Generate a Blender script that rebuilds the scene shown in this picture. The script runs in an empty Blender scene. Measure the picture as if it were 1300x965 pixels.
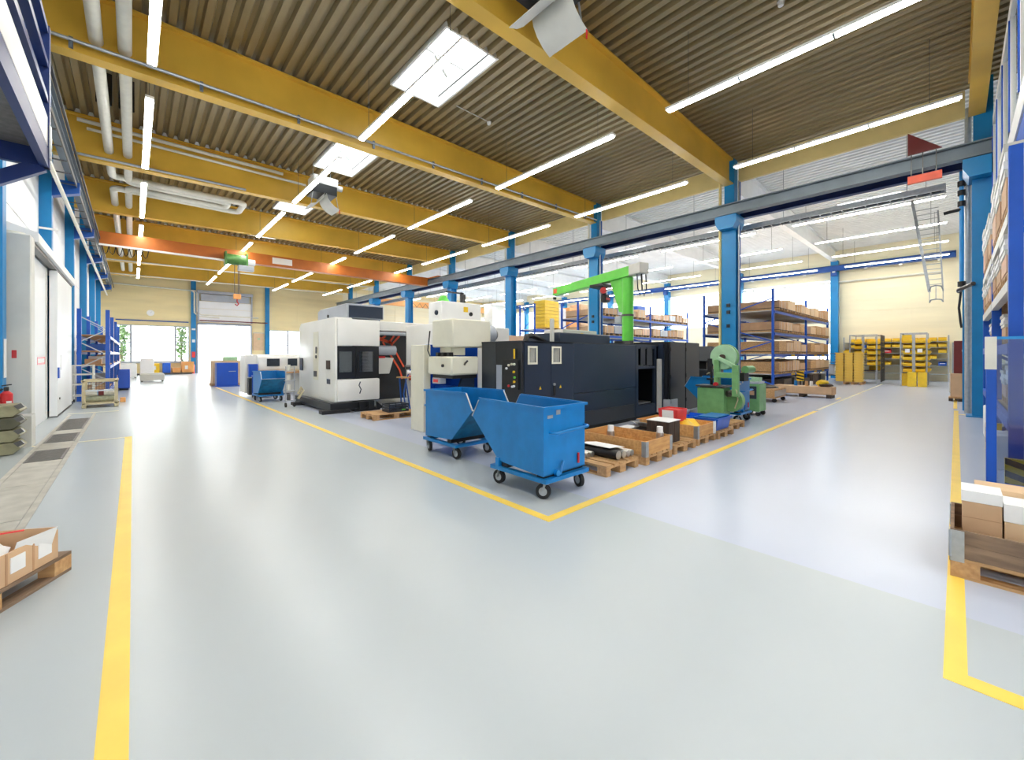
import bpy, bmesh, math, random
from mathutils import Vector, Matrix
random.seed(7)
R = math.radians
S = bpy.context.scene
COL = S.collection

# ------------------------------------------------------------------ camera, sky, exposure
cam_data = bpy.data.cameras.new('camera')
cam_data.sensor_fit = 'HORIZONTAL'
cam_data.sensor_width = 36.0
cam_data.lens = 521.0 / 1300.0 * 36.0
cam_data.shift_y = -32.5 / 1300.0
cam_data.clip_start = 0.05
cam_data.clip_end = 400
camera = bpy.data.objects.new('camera', cam_data)
COL.objects.link(camera)
camera.location = (0, 0, 1.62)
camera.rotation_euler = (R(90), 0, -math.atan2(521.0, 564.0))
S.camera = camera

world = bpy.data.worlds.new('sky')
S.world = world
world.use_nodes = True
wb = world.node_tree.nodes['Background']
wb.inputs[0].default_value = (0.93, 0.97, 1.0, 1)
wb.inputs[1].default_value = 3.2
LAMP = 19.0
S.view_settings.view_transform = 'Standard'
S.view_settings.look = 'None'
S.view_settings.gamma = 1.0
S.view_settings.use_curve_mapping = False
S.view_settings.exposure = 1.4
S.cycles.max_bounces = 10
S.cycles.diffuse_bounces = 6
S.cycles.transparent_max_bounces = 16
S.cycles.sample_clamp_indirect = 8.0
S.cycles.caustics_reflective = False
S.cycles.caustics_refractive = False

# ------------------------------------------------------------------ helpers
ORD = ['zeroth', 'first', 'second', 'third', 'fourth', 'fifth', 'sixth', 'seventh', 'eighth', 'ninth', 'tenth',
       'eleventh', 'twelfth', 'thirteenth', 'fourteenth']

def lin(c):
    c = c / 255.0
    return c / 12.92 if c <= 0.04045 else ((c + 0.055) / 1.055) ** 2.4

def rgb(c):
    return (lin(c[0]), lin(c[1]), lin(c[2]), 1.0)

MATS = {}

def mat(name, c, rough=0.5, metal=0.0, var=0.06, scale=6.0, bump=0.0, coat=0.0, stretch=None, c2=None, rvar=0.0, detail=4, spec=0.5, wide=False):
    m = bpy.data.materials.new(name)
    m.use_nodes = True
    nt = m.node_tree
    b = nt.nodes['Principled BSDF']
    b.inputs['Roughness'].default_value = rough
    b.inputs['Metallic'].default_value = metal
    b.inputs['Specular IOR Level'].default_value = spec
    if coat:
        b.inputs['Coat Weight'].default_value = coat
    tc = nt.nodes.new('ShaderNodeTexCoord')
    mp = nt.nodes.new('ShaderNodeMapping')
    nz = nt.nodes.new('ShaderNodeTexNoise')
    nz.inputs['Scale'].default_value = scale
    nz.inputs['Detail'].default_value = detail
    if stretch:
        mp.inputs['Scale'].default_value = stretch
    nt.links.new(tc.outputs['Object'], mp.inputs['Vector'])
    nt.links.new(mp.outputs[0], nz.inputs['Vector'])
    rp = nt.nodes.new('ShaderNodeValToRGB')
    a = rgb(c)
    lo = rgb(c2) if c2 else tuple(max(0, x * (1 - var * 1.6)) for x in a[:3]) + (1,)
    hi = a if c2 else tuple(min(1, x * (1 + var)) for x in a[:3]) + (1,)
    rp.color_ramp.elements[0].position = 0.02 if wide else 0.32
    rp.color_ramp.elements[1].position = 0.98 if wide else 0.68
    rp.color_ramp.elements[0].color = lo
    rp.color_ramp.elements[1].color = hi
    nt.links.new(nz.outputs[0], rp.inputs[0])
    nt.links.new(rp.outputs[0], b.inputs['Base Color'])
    if rvar:
        mr = nt.nodes.new('ShaderNodeMapRange')
        mr.inputs[3].default_value = max(0.02, rough - rvar)
        mr.inputs[4].default_value = rough + rvar
        nt.links.new(nz.outputs[0], mr.inputs[0])
        nt.links.new(mr.outputs[0], b.inputs['Roughness'])
    if bump:
        bp = nt.nodes.new('ShaderNodeBump')
        bp.inputs['Strength'].default_value = bump
        bp.inputs['Distance'].default_value = 0.01
        nt.links.new(nz.outputs[0], bp.inputs['Height'])
        nt.links.new(bp.outputs[0], b.inputs['Normal'])
    MATS[name] = m
    return m

def glass(name, tint, clear=0.9, rough=0.02):
    m = bpy.data.materials.new(name)
    m.use_nodes = True
    nt = m.node_tree
    nt.nodes.clear()
    out = nt.nodes.new('ShaderNodeOutputMaterial')
    tr = nt.nodes.new('ShaderNodeBsdfTransparent')
    tr.inputs[0].default_value = rgb(tint)
    gl = nt.nodes.new('ShaderNodeBsdfGlossy')
    gl.inputs['Roughness'].default_value = rough
    nz = nt.nodes.new('ShaderNodeTexNoise')
    nz.inputs['Scale'].default_value = 3
    mr = nt.nodes.new('ShaderNodeMapRange')
    mr.inputs[3].default_value = (1 - clear) * 0.8
    mr.inputs[4].default_value = (1 - clear) * 1.2
    mx = nt.nodes.new('ShaderNodeMixShader')
    nt.links.new(nz.outputs[0], mr.inputs[0])
    nt.links.new(mr.outputs[0], mx.inputs[0])
    nt.links.new(tr.outputs[0], mx.inputs[1])
    nt.links.new(gl.outputs[0], mx.inputs[2])
    nt.links.new(mx.outputs[0], out.inputs[0])
    MATS[name] = m
    return m

def emit(name, c, s):
    m = bpy.data.materials.new(name)
    m.use_nodes = True
    nt = m.node_tree
    b = nt.nodes['Principled BSDF']
    b.inputs['Base Color'].default_value = rgb(c)
    b.inputs['Emission Color'].default_value = rgb(c)
    b.inputs['Emission Strength'].default_value = s
    MATS[name] = m
    return m

mat('floor_grey', (186, 194, 199), 0.27, var=0.012, scale=1.2, detail=2, spec=0.38, wide=True)
mat('floor_blue', (190, 198, 216), 0.26, var=0.012, scale=1.2, detail=2, spec=0.38, wide=True)
mat('line_yellow', (250, 214, 92), 0.4, var=0.04, scale=3)
mat('line_faded', (222, 208, 150), 0.45, c2=(200, 203, 196), scale=5)
mat('concrete', (186, 183, 174), 0.8, var=0.1, scale=5, bump=0.3, detail=8)
mat('grate', (128, 124, 120), 0.5, 0.5, var=0.12, scale=14)
mat('beam_yellow', (226, 182, 70), 0.42, var=0.05, scale=1.2)
mat('deck', (152, 136, 102), 0.36, 0.3, var=0.07, scale=2.0, stretch=(4, 0.4, 4))
mat('deck_white', (240, 242, 242), 0.5, var=0.03, scale=2.0)
mat('fascia', (226, 205, 140), 0.5, var=0.04, scale=2)
mat('col_blue', (8, 128, 190), 0.38, var=0.06, scale=2)
mat('rail_blue', (14, 78, 160), 0.4, var=0.06, scale=2)
mat('rack_blue', (10, 84, 190), 0.4, var=0.06, scale=3)
mat('dark_blue', (18, 44, 104), 0.4, var=0.07, scale=2)
mat('girder', (120, 132, 142), 0.45, 0.2, var=0.07, scale=2)
mat('zinc', (178, 183, 188), 0.38, 0.7, var=0.08, scale=12)
mat('pipe_white', (226, 224, 212), 0.5, var=0.04, scale=5)
mat('white', (238, 238, 236), 0.45, var=0.02, scale=3)
mat('wall_white', (232, 234, 236), 0.6, var=0.02, scale=0.6)
mat('door_white', (236, 238, 240), 0.35, var=0.02, scale=0.8)
mat('grey_light', (206, 206, 200), 0.5, var=0.03, scale=3)
mat('cream', (240, 222, 170), 0.6, var=0.04, scale=0.8, stretch=(0.4, 0.4, 3))
mat('cream_pale', (243, 234, 202), 0.6, var=0.03, scale=0.8, stretch=(0.4, 0.4, 3))
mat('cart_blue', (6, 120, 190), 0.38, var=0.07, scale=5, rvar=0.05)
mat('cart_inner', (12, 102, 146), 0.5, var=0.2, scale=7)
mat('navy', (38, 50, 68), 0.3, var=0.06, scale=2)
mat('navy_dark', (26, 29, 34), 0.32, var=0.08, scale=2)
mat('navy_side', (50, 55, 62), 0.35, var=0.06, scale=2)
mat('black', (22, 22, 24), 0.45, var=0.15, scale=8)
mat('rubber', (34, 34, 36), 0.7, var=0.15, scale=14)
mat('machine_white', (232, 231, 226), 0.3, var=0.02, scale=2)
mat('machine_grey', (170, 176, 186), 0.4, var=0.04, scale=2)
mat('beige', (228, 224, 204), 0.4, var=0.03, scale=3)
mat('machine_blue', (6, 74, 182), 0.35, var=0.05, scale=3)
mat('orange', (236, 88, 52), 0.4, var=0.06, scale=5)
mat('crane_brown', (186, 104, 36), 0.42, var=0.08, scale=2)
mat('crane_orange', (240, 170, 100), 0.45, var=0.05, scale=2)
mat('jib_green', (98, 206, 70), 0.35, var=0.05, scale=3)
mat('saw_green', (118, 172, 112), 0.42, var=0.09, scale=6)
mat('saw_pale', (164, 206, 166), 0.42, var=0.06, scale=6)
mat('hoist_green', (74, 124, 60), 0.45, var=0.15, scale=10)
mat('red', (196, 34, 40), 0.4, var=0.08, scale=6)
mat('bin_red', (226, 58, 58), 0.35, var=0.05, scale=6)
mat('dark_red', (112, 36, 36), 0.45, var=0.06, scale=4)
mat('bin_yellow', (246, 204, 48), 0.38, var=0.05, scale=6)
mat('crate_yellow', (246, 208, 96), 0.42, var=0.05, scale=6)
mat('yellow', (240, 196, 30), 0.4, var=0.05, scale=6)
mat('bin_blue', (20, 96, 214), 0.35, var=0.06, scale=6)
mat('wood', (206, 164, 114), 0.65, c2=(176, 132, 86), scale=5, stretch=(1, 5, 5), bump=0.15, detail=8)
mat('wood_y', (208, 168, 118), 0.65, c2=(172, 132, 88), scale=5, stretch=(6, 0.7, 6), bump=0.15, detail=8)
mat('wood_new', (222, 172, 108), 0.6, c2=(196, 142, 84), scale=4, stretch=(0.8, 6, 6), bump=0.12, detail=8)
mat('wood_old', (150, 124, 100), 0.75, c2=(108, 88, 72), scale=4, stretch=(5, 0.8, 5), bump=0.3, detail=8)
mat('wood_dark', (78, 60, 48), 0.7, c2=(50, 40, 34), scale=6, stretch=(6, 6, 0.8), bump=0.3, detail=8)
mat('card', (208, 172, 136), 0.75, var=0.05, scale=4)
mat('card_pale', (222, 190, 152), 0.75, var=0.04, scale=4)
mat('card_brown', (190, 150, 114), 0.75, var=0.08, scale=5)
mat('card_pink', (226, 190, 164), 0.75, var=0.04, scale=5)
mat('paper', (240, 240, 240), 0.6, var=0.02, scale=5)
mat('steel', (196, 192, 186), 0.3, 0.85, var=0.08, scale=10)
mat('steel_dark', (96, 94, 92), 0.35, 0.7, var=0.12, scale=10)
mat('bin_olive', (146, 142, 112), 0.5, 0.2, var=0.12, scale=8)
mat('bin_olive_dark', (84, 82, 62), 0.5, 0.2, var=0.12, scale=8)
mat('khaki', (196, 184, 150), 0.6, var=0.08, scale=6)
mat('cloth_white', (222, 218, 206), 0.85, var=0.08, scale=12, bump=0.4)
mat('cloth_green', (160, 162, 138), 0.85, var=0.14, scale=12, bump=0.4)
mat('screen', (60, 66, 74), 0.2, var=0.1, scale=4)
mat('leaf', (84, 112, 56), 0.7, c2=(60, 88, 40), scale=8)
mat('asphalt', (205, 205, 205), 0.8, var=0.04, scale=4)
mat('air_blue', (40, 150, 220), 0.35, var=0.03, scale=4)
glass('window_glass', (250, 252, 252), 0.92)
glass('plexi', (206, 218, 236), 0.9, 0.08)
glass('machine_glass', (170, 178, 186), 0.85, 0.03)
emit('lamp_glow', (255, 252, 244), LAMP)

class MB:
    def __init__(s):
        s.v = []; s.f = []
    def add(s, vs, fs):
        n = len(s.v)
        s.v += [tuple(v) for v in vs]
        s.f += [tuple(i + n for i in f) for f in fs]
        return s
    def box(s, x0, x1, y0, y1, z0, z1):
        vs = [(x0, y0, z0), (x1, y0, z0), (x1, y1, z0), (x0, y1, z0), (x0, y0, z1), (x1, y0, z1), (x1, y1, z1), (x0, y1, z1)]
        return s.add(vs, [(0, 3, 2, 1), (4, 5, 6, 7), (0, 1, 5, 4), (1, 2, 6, 5), (2, 3, 7, 6), (3, 0, 4, 7)])
    def bar(s, p0, p1, w, h):
        p0, p1 = Vector(p0), Vector(p1)
        d = (p1 - p0).normalized()
        up = Vector((0, 0, 1)) if abs(d.z) < 0.95 else Vector((1, 0, 0))
        a = d.cross(up).normalized() * (w / 2)
        b = a.cross(d).normalized() * (h / 2)
        vs = [p0 - a - b, p0 + a - b, p0 + a + b, p0 - a + b, p1 - a - b, p1 + a - b, p1 + a + b, p1 - a + b]
        return s.add(vs, [(0, 3, 2, 1), (4, 5, 6, 7), (0, 1, 5, 4), (1, 2, 6, 5), (2, 3, 7, 6), (3, 0, 4, 7)])
    def cyl(s, p0, p1, r, r1=None, n=14, cap=True):
        r1 = r if r1 is None else r1
        p0, p1 = Vector(p0), Vector(p1)
        d = (p1 - p0).normalized()
        up = Vector((0, 0, 1)) if abs(d.z) < 0.95 else Vector((1, 0, 0))
        a = d.cross(up).normalized(); b = a.cross(d).normalized()
        vs = []
        for k in range(n):
            t = 2 * math.pi * k / n
            o = a * math.cos(t) + b * math.sin(t)
            vs.append(p0 + o * r)
        for k in range(n):
            t = 2 * math.pi * k / n
            o = a * math.cos(t) + b * math.sin(t)
            vs.append(p1 + o * r1)
        fs = [(k, (k + 1) % n, n + (k + 1) % n, n + k) for k in range(n)]
        if cap:
            fs += [tuple(reversed(range(n))), tuple(range(n, 2 * n))]
        return s.add(vs, fs)
    def tube(s, pts, r, n=10):
        pts = [Vector(p) for p in pts]
        rings = []
        m = len(pts)
        ref = None
        for i, p in enumerate(pts):
            d = (pts[min(i + 1, m - 1)] - pts[max(i - 1, 0)]).normalized()
            if ref is None:
                up = Vector((0, 0, 1)) if abs(d.z) < 0.9 else Vector((1, 0, 0))
                a = d.cross(up).normalized()
            else:
                a = (ref - d * ref.dot(d)).normalized()
            ref = a
            b = a.cross(d).normalized()
            rings.append([p + a * r * math.cos(2 * math.pi * k / n) + b * r * math.sin(2 * math.pi * k / n) for k in range(n)])
        vs = [v for g in rings for v in g]
        fs = []
        for i in range(m - 1):
            for k in range(n):
                fs.append((i * n + k, i * n + (k + 1) % n, (i + 1) * n + (k + 1) % n, (i + 1) * n + k))
        fs += [tuple(reversed(range(n))), tuple(range((m - 1) * n, m * n))]
        return s.add(vs, fs)
    def prism(s, poly, ax, a, b):
        n = len(poly)
        def P(u, v, w):
            return (w, u, v) if ax == 'x' else ((u, w, v) if ax == 'y' else (u, v, w))
        vs = [P(u, v, a) for u, v in poly] + [P(u, v, b) for u, v in poly]
        fs = [(k, (k + 1) % n, n + (k + 1) % n, n + k) for k in range(n)]
        fs += [tuple(reversed(range(n))), tuple(range(n, 2 * n))]
        return s.add(vs, fs)

def root_loc(o):
    while o.parent:
        o = o.parent
    return Vector(o.location)

def obj(name, mb, m, parent=None, bev=0.0, seg=1, kind=None, smooth=True, label=None):
    off = root_loc(parent) if parent else Vector((0, 0, 0))
    me = bpy.data.meshes.new(name)
    me.from_pydata([(v[0] - off.x, v[1] - off.y, v[2] - off.z) for v in mb.v], [], mb.f)
    bm = bmesh.new(); bm.from_mesh(me)
    bmesh.ops.recalc_face_normals(bm, faces=bm.faces[:])
    if bev:
        es = [e for e in bm.edges if len(e.link_faces) == 2 and e.calc_face_angle(0) > 0.5]
        bmesh.ops.bevel(bm, geom=es, offset=bev, segments=seg, affect='EDGES', clamp_overlap=True, profile=0.5)
    bm.to_mesh(me); bm.free()
    if smooth:
        me.polygons.foreach_set('use_smooth', [True] * len(me.polygons))
        me.set_sharp_from_angle(angle=R(38))
    me.materials.append(MATS[m])
    o = bpy.data.objects.new(name, me)
    COL.objects.link(o)
    if parent:
        o.parent = parent
    if kind:
        o['kind'] = kind
    if label:
        o['label'] = label
    return o

def share(src, parent, loc=None, name=None):
    """another copy of a piece, sharing its mesh"""
    o = src.copy(); COL.objects.link(o)
    if name: o.name = name
    o.parent = parent
    if loc is not None: o.location = loc
    return o

def tag(o, label, cat, group=None, kind=None):
    o['label'] = label; o['category'] = cat
    if group: o['group'] = group
    if kind: o['kind'] = kind
    return o

def thing(name, label, cat, loc=(0, 0, 0), group=None, rz=0.0, kind=None):
    o = bpy.data.objects.new(name, None)
    COL.objects.link(o)
    o.location = loc; o.rotation_euler = (0, 0, rz)
    o.empty_display_size = 0.2
    return tag(o, label, cat, group, kind)

def single(name, mb, m, label, cat, group=None, bev=0.0, kind=None, seg=1):
    """a thing that is one mesh, built in world coordinates, origin at its base"""
    xs = [v[0] for v in mb.v]; ys = [v[1] for v in mb.v]; zs = [v[2] for v in mb.v]
    c = ((min(xs) + max(xs)) / 2, (min(ys) + max(ys)) / 2, min(zs))
    mb.v = [(v[0] - c[0], v[1] - c[1], v[2] - c[2]) for v in mb.v]
    o = obj(name, mb, m, None, bev, seg)
    o.location = c
    return tag(o, label, cat, group, kind)

def dup(root, loc, rz=None, label=None, group=None):
    r = root.copy(); COL.objects.link(r)
    r.location = loc
    if rz is not None: r.rotation_euler = (0, 0, rz)
    if label: r['label'] = label
    if group: r['group'] = group
    for ch in list(root.children):
        c = ch.copy(); COL.objects.link(c); c.parent = r
        for g in list(ch.children):
            d = g.copy(); COL.objects.link(d); d.parent = c
    return r

def B(*a): return MB().box(*a)
# ------------------------------------------------------------------ building
XL, XC, XR = -1.96, 16.2, 35.6
YB, YE = -12.6, 44.6
ZD = 8.75
def YK(k): return -0.36 + 6 * k

def structure(o):
    o['kind'] = 'structure'
    return o

floor = structure(obj('floor', B(XL - 0.3, 3.77, YB - 0.3, YE + 0.3, -0.2, 0), 'floor_grey', smooth=False))
floor2 = structure(obj('floor', B(3.77, XR + 0.3, YB - 0.3, YE + 0.3, -0.2, 0), 'floor_blue', smooth=False))
def fline(x0, x1, y0, y1, par, m='line_yellow', name='floor_line'):
    return obj(name, B(x0, x1, y0, y1, 0.0, 0.0025), m, par, smooth=False)
fline(-0.115, -0.012, 0.35, 11.05, floor)
fline(-1.9, -0.115, 10.96, 11.05, floor, 'line_faded')
fline(-1.3, -0.3, 16.3, 16.38, floor, 'line_faded')
fline(2.95, 3.05, 2.67, 25.0, floor)
fline(3.05, 3.77, 2.67, 2.77, floor)
fline(3.77, 14.3, 2.67, 2.77, floor2)
fline(14.6, 30.0, 2.7, 2.78, floor2, 'line_faded')
fline(18.6, 19.4, 2.9, 2.98, floor2)
fline(2.98, 3.77, -0.04, 0.045, floor)
fline(3.77, 17.4, -0.04, 0.045, floor2)
fline(16.3, 16.42, -0.2, -0.04, floor2)
fline(18.0, 22.0, -0.02, 0.06, floor2)
fline(2.98, 3.09, -1.9, -0.04, floor)
# concrete strip with cover slabs and gratings let into the floor
for y0, y1, m, n in [(3.0, 4.6, 'concrete', 'cover_slab'), (4.6, 6.2, 'concrete', 'cover_slab'), (6.2, 7.8, 'concrete', 'cover_slab'), (7.8, 9.38, 'concrete', 'cover_slab'),
                  (10.45, 11.2, 'concrete', 'cover_slab'), (12.35, 12.9, 'concrete', 'cover_slab')]:
    obj(n, B(-1.2, -0.80, y0 + 0.008, y1 - 0.008, 0.0, 0.005), m, floor, smooth=False)
obj('channel_edge', B(-0.795, -0.74, 3.0, 16.0, 0.0, 0.006), 'concrete', floor, smooth=False)
obj('channel_edge', B(-1.26, -1.205, 3.0, 16.0, 0.0, 0.006), 'concrete', floor, smooth=False)
for y0, y1 in [(9.4, 10.4), (11.25, 12.3), (12.95, 13.95), (14.0, 15.0)]:
    g = MB()
    g.box(-1.2, -1.17, y0, y1, 0, .008).box(-.83, -.80, y0, y1, 0, .008)
    n = int((y1 - y0) / 0.05)
    for i in range(n + 1):
        y = y0 + (y1 - y0 - 0.02) * i / n
        g.box(-1.17, -0.83, y, y + 0.02, 0, 0.007)
    o = obj('floor_grate', g, 'grate', floor, smooth=False)
    o['kind'] = 'stuff'

# ---- left wall with panels
structure(obj('wall_left', B(XL - 0.25, XL, YB - 0.3, YE + 0.3, 0, 9.0), 'wall_white', smooth=False))
wl = bpy.data.objects['wall_left']
for k in range(1, 8):
    for j in range(2):
        y0 = YK(k) + 0.2 + j * 2.8
        for z0, z1 in ((0.0, 2.4), (2.415, 4.8), (4.815, 7.2), (7.215, 8.7)):
            if k == 2 and z1 < 4.9: continue
            obj('wall_panel', B(XL, XL + 0.02, y0 + 0.006, y0 + 2.794, z0, z1), 'wall_white', wl, smooth=False)

# ---- back wall far end of the aisle
we = structure(obj('wall_end', MB().box(XL, -1.0, YE, YE + .3, 0, 9)
    .box(-1.0, 3.55, YE, YE + .3, 0, 1.0).box(-1.0, 3.55, YE, YE + .3, 4.0, 9)
    .box(3.55, 4.15, YE, YE + .3, 0, 9).box(4.15, 8.05, YE, YE + .3, 4.25, 9)
    .box(8.05, 9.6, YE, YE + .3, 0, 9).box(9.6, 15.8, YE, YE + .3, 0, 1.1).box(9.6, 15.8, YE, YE + .3, 3.95, 9)
    .box(15.8, XR + .3, YE, YE + .3, 0, 9), 'cream', smooth=False))
# cream cladding panels on the upper wall
for z in [4.45, 5.15, 5.85, 6.55, 7.25, 7.95]:
    for x0, x1 in ((XL, 1.6), (1.62, 4.1), (8.1, 12.0), (12.02, 15.9)):
        obj('wall_panel', B(x0, x1, YE - .025, YE, z, z + .685), 'cream', we, smooth=False)
for z in [0.4 + .72 * i for i in range(11)]:
    for x0, x1 in ((16.5, 22.5), (22.52, 28.5), (28.52, 35.5)):
        obj('wall_panel', B(x0, x1, YE - .025, YE, z, z + .70), 'cream_pale', we, smooth=False)

def window(name, x0, x1, z0, z1, mull, trans, y=YE + .1):
    w = MB().box(x0, x1, y - .05, y + .05, z0, z0 + .07).box(x0, x1, y - .05, y + .05, z1 - .07, z1)
    w.box(x0, x0 + .07, y - .05, y + .05, z0 + .07, z1 - .07).box(x1 - .07, x1, y - .05, y + .05, z0 + .07, z1 - .07)
    wo = structure(obj(name, w, 'machine_grey', smooth=False))
    xs = [x0 + .07] + mull + [x1 - .07]
    for m_ in mull:
        obj('mullion', B(m_ - .07, m_ + .07, y - .05, y + .05, z0 + .07, z1 - .07), 'machine_grey', wo, smooth=False)
    for i in range(len(xs) - 1):
        a, b = xs[i] + (.04 if i else 0), xs[i + 1] - (.04 if i < len(mull) else 0)
        cuts = [z0 + .07] + trans.get(i, []) + [z1 - .07]
        for j in range(len(cuts) - 1):
            obj('pane', B(a, b, y - .008, y + .008, cuts[j] + (.03 if j else 0), cuts[j + 1] - (.03 if j < len(cuts) - 2 else 0)), 'window_glass', wo, smooth=False)
        for t in trans.get(i, []):
            obj('transom', B(a, b, y - .05, y + .05, t - .03, t + .03), 'machine_grey', wo, smooth=False)
    return wo
window('window_1', -1.0, 3.55, 1.0, 4.0, [-.12, 2.62], {0: [2.6], 2: [2.65]})
window('window_2', 9.6, 15.8, 1.1, 3.95, [11.2, 12.8, 14.4], {0: [2.5], 1: [2.5], 2: [2.5], 3: [2.5]})
obj('window_sill', B(-1.05, 3.5, YE - .16, YE, .9, 1.0), 'machine_grey', bpy.data.objects['window_1'], smooth=False)
# open roller gate
gate = structure(obj('door_1', MB().box(4.05, 4.15, YE - .1, YE + .2, 0, 4.3).box(8.05, 8.15, YE - .1, YE + .2, 0, 4.3), 'machine_grey', smooth=False))
obj('rail', B(4.15, 8.05, YE - .12, YE + .1, 4.2, 4.38), 'machine_grey', gate, smooth=False)
gh = thing('roller_gate_housing', 'white sectional gate leaf raised above the open gateway in the end wall', 'gate', (6.1, 44.3, 4.45))
obj('leaf_panel', B(4.2, 8.0, 44.22, 44.30, 4.45, 5.6), 'door_white', gh, smooth=False)
obj('leaf_panel', B(4.2, 8.0, 44.22, 44.30, 5.62, 6.25), 'door_white', gh, smooth=False)
obj('window_strip', B(4.3, 7.9, 44.2, 44.29, 6.28, 6.85), 'machine_grey', gh, smooth=False)
for x in (4.08, 8.01):
    obj('guide_rail', B(x, x + .11, 44.15, 44.4, 4.45, 7.1), 'machine_grey', gh, smooth=False)
obj('top_rail', B(4.05, 8.15, 44.0, 44.4, 6.9, 7.15), 'machine_grey', gh, smooth=False)

# ---- far wall of the second hall
wr = structure(obj('wall_right', MB().box(XR, XR + .3, -2.0, 5.9, 0, 9).box(XR, XR + .3, 5.9, YE + .3, 0, 1.2).box(XR, XR + .3, 5.9, 8.6, 2.4, 3.85)
   .box(XR, XR + .3, 8.6, YE + .3, 1.2, 3.85).box(XR, XR + .3, 5.9, YE + .3, 6.8, 9), 'cream_pale', smooth=False))
for z in [.35 + .69 * i for i in range(12)]:
    for y0, y1 in ((-1.7, 1.9), (1.92, 5.35)):
        obj('wall_panel', B(XR - .025, XR, y0, y1, z, z + .672), 'cream_pale', wr, smooth=False)
def xwindow(name, y0, y1, z0, z1, step):
    w = MB().box(XR + .02, XR + .12, y0, y1, z0, z0 + .08).box(XR + .02, XR + .12, y0, y1, z1 - .08, z1)
    wo = structure(obj(name, w, 'white', smooth=False))
    n = max(1, round((y1 - y0) / step))
    for i in range(n):
        a = y0 + (y1 - y0) * i / n; b = y0 + (y1 - y0) * (i + 1) / n
        obj('mullion', B(XR + .02, XR + .12, a, a + .06, z0 + .08, z1 - .08), 'white', wo, smooth=False)
        obj('pane', B(XR + .06, XR + .075, a + .06, b, z0 + .08, z1 - .08), 'window_glass', wo, smooth=False)
    return wo
xwindow('window_3', 5.9, YE, 3.85, 6.8, 2.4)
xwindow('window_4', 5.9, 8.6, 1.2, 2.4, 1.35)

# ---- near side wall behind the right-hand racks, and the wall behind the camera
structure(obj('wall_near', B(6.0, XR + .3, -2.1, -1.85, 0, 9), 'wall_white', smooth=False))
structure(obj('wall_near', B(5.75, 6.0, YB, -1.85, 0, 9), 'wall_white', smooth=False))
bk = structure(obj('wall_back', MB().box(XL, -1.0, YB - .3, YB, 0, 9).box(5.0, 6.0, YB - .3, YB, 0, 9).box(-1.0, 5.0, YB - .3, YB, 4.2, 9), 'wall_white', smooth=False))

# ---- roofs: trapezoid decking, one sheet field per bay, with roof-light openings
def deck(x0, n, y0, y1, holes, m, name, par):
    """holes: list of (rib0, rib1, ya, yb)"""
    mb = MB(); p = 0.28; H = .11
    prof = [(0, 0), (.13, 0), (.165, H), (.245, H), (.28, 0)]
    for i in range(n):
        spans = [(y0, y1)]
        for a, b, ya, yb in holes:
            if a <= i < b:
                spans = [(y0, ya), (yb, y1)]
        for ya, yb in spans:
            x = x0 + i * p
            vs = [(x + u, ya, ZD + w) for u, w in prof] + [(x + u, yb, ZD + w) for u, w in prof]
            k = len(prof)
            mb.add(vs, [(j, j + 1, k + j + 1, k + j) for j in range(k - 1)])
    o = obj(name, mb, m, par, smooth=False)
    return o
ceil1 = structure(obj('ceiling', MB().add([(-1.96, YB, 9.02), (5.04, YB, 9.02), (5.04, YE, 9.02), (-1.96, YE, 9.02)], [(0, 1, 2, 3)]), 'deck', smooth=False))
HOLES = {1: (7.55, 10.1), 2: (14.15, 16.45), 3: (20.2, 22.6), 4: (26.2, 28.6), 5: (32.2, 34.6), 0: (0.9, 3.4), -1: (-5.1, -2.6), -2: (-11, -8.6)}
XS0, XS1 = 5.04, 6.44
def roof_slab(par):
    pass
slab = MB()
for k in range(-2, 8):
    y0 = YK(k); y1 = min(YK(k + 1), YE)
    deck(-1.96, 66, y0, y1, [(25, 30) + HOLES[k]] if k in HOLES else [], 'deck', 'deck_sheet', ceil1)
    if k in HOLES:
        slab.box(XS0, XS1, y0, HOLES[k][0] - .1, 9.0, 9.05).box(XS0, XS1, HOLES[k][1] + .1, y1, 9.0, 9.05)
    else:
        slab.box(XS0, XS1, y0, y1, 9.0, 9.05)
slab.box(XS1, XC + .3, YB, YE, 9.0, 9.05).box(-2.0, XS0, YB, YE, 9.03, 9.08)
obj('roof_insulation', slab, 'concrete', ceil1, smooth=False)
HOLES2 = {k: (YK(k) + 2.0, YK(k) + 4.2) for k in range(0, 7)}
ceil2 = structure(obj('ceiling', MB().box(XC + .3, 24.6, -2.1, YE, 9.0, 9.05).box(26.28, XR + .3, -2.1, YE, 9.0, 9.05), 'deck_white', smooth=False))
s2 = MB()
yy = -2.1
for k in range(0, 7):
    s2.box(24.6, 26.28, yy, HOLES2[k][0], 9.0, 9.05); yy = HOLES2[k][1]
s2.box(24.6, 26.28, yy, YE, 9.0, 9.05)
obj('roof_insulation', s2, 'deck_white', ceil2, smooth=False)
for k in range(-1, 8):
    y0 = max(YK(k), -2.1); y1 = min(YK(k + 1), YE)
    deck(16.48, 68, y0, y1, [(29, 35) + HOLES2[k]] if k in HOLES2 else [], 'deck_white', 'deck_sheet', ceil2)

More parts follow.
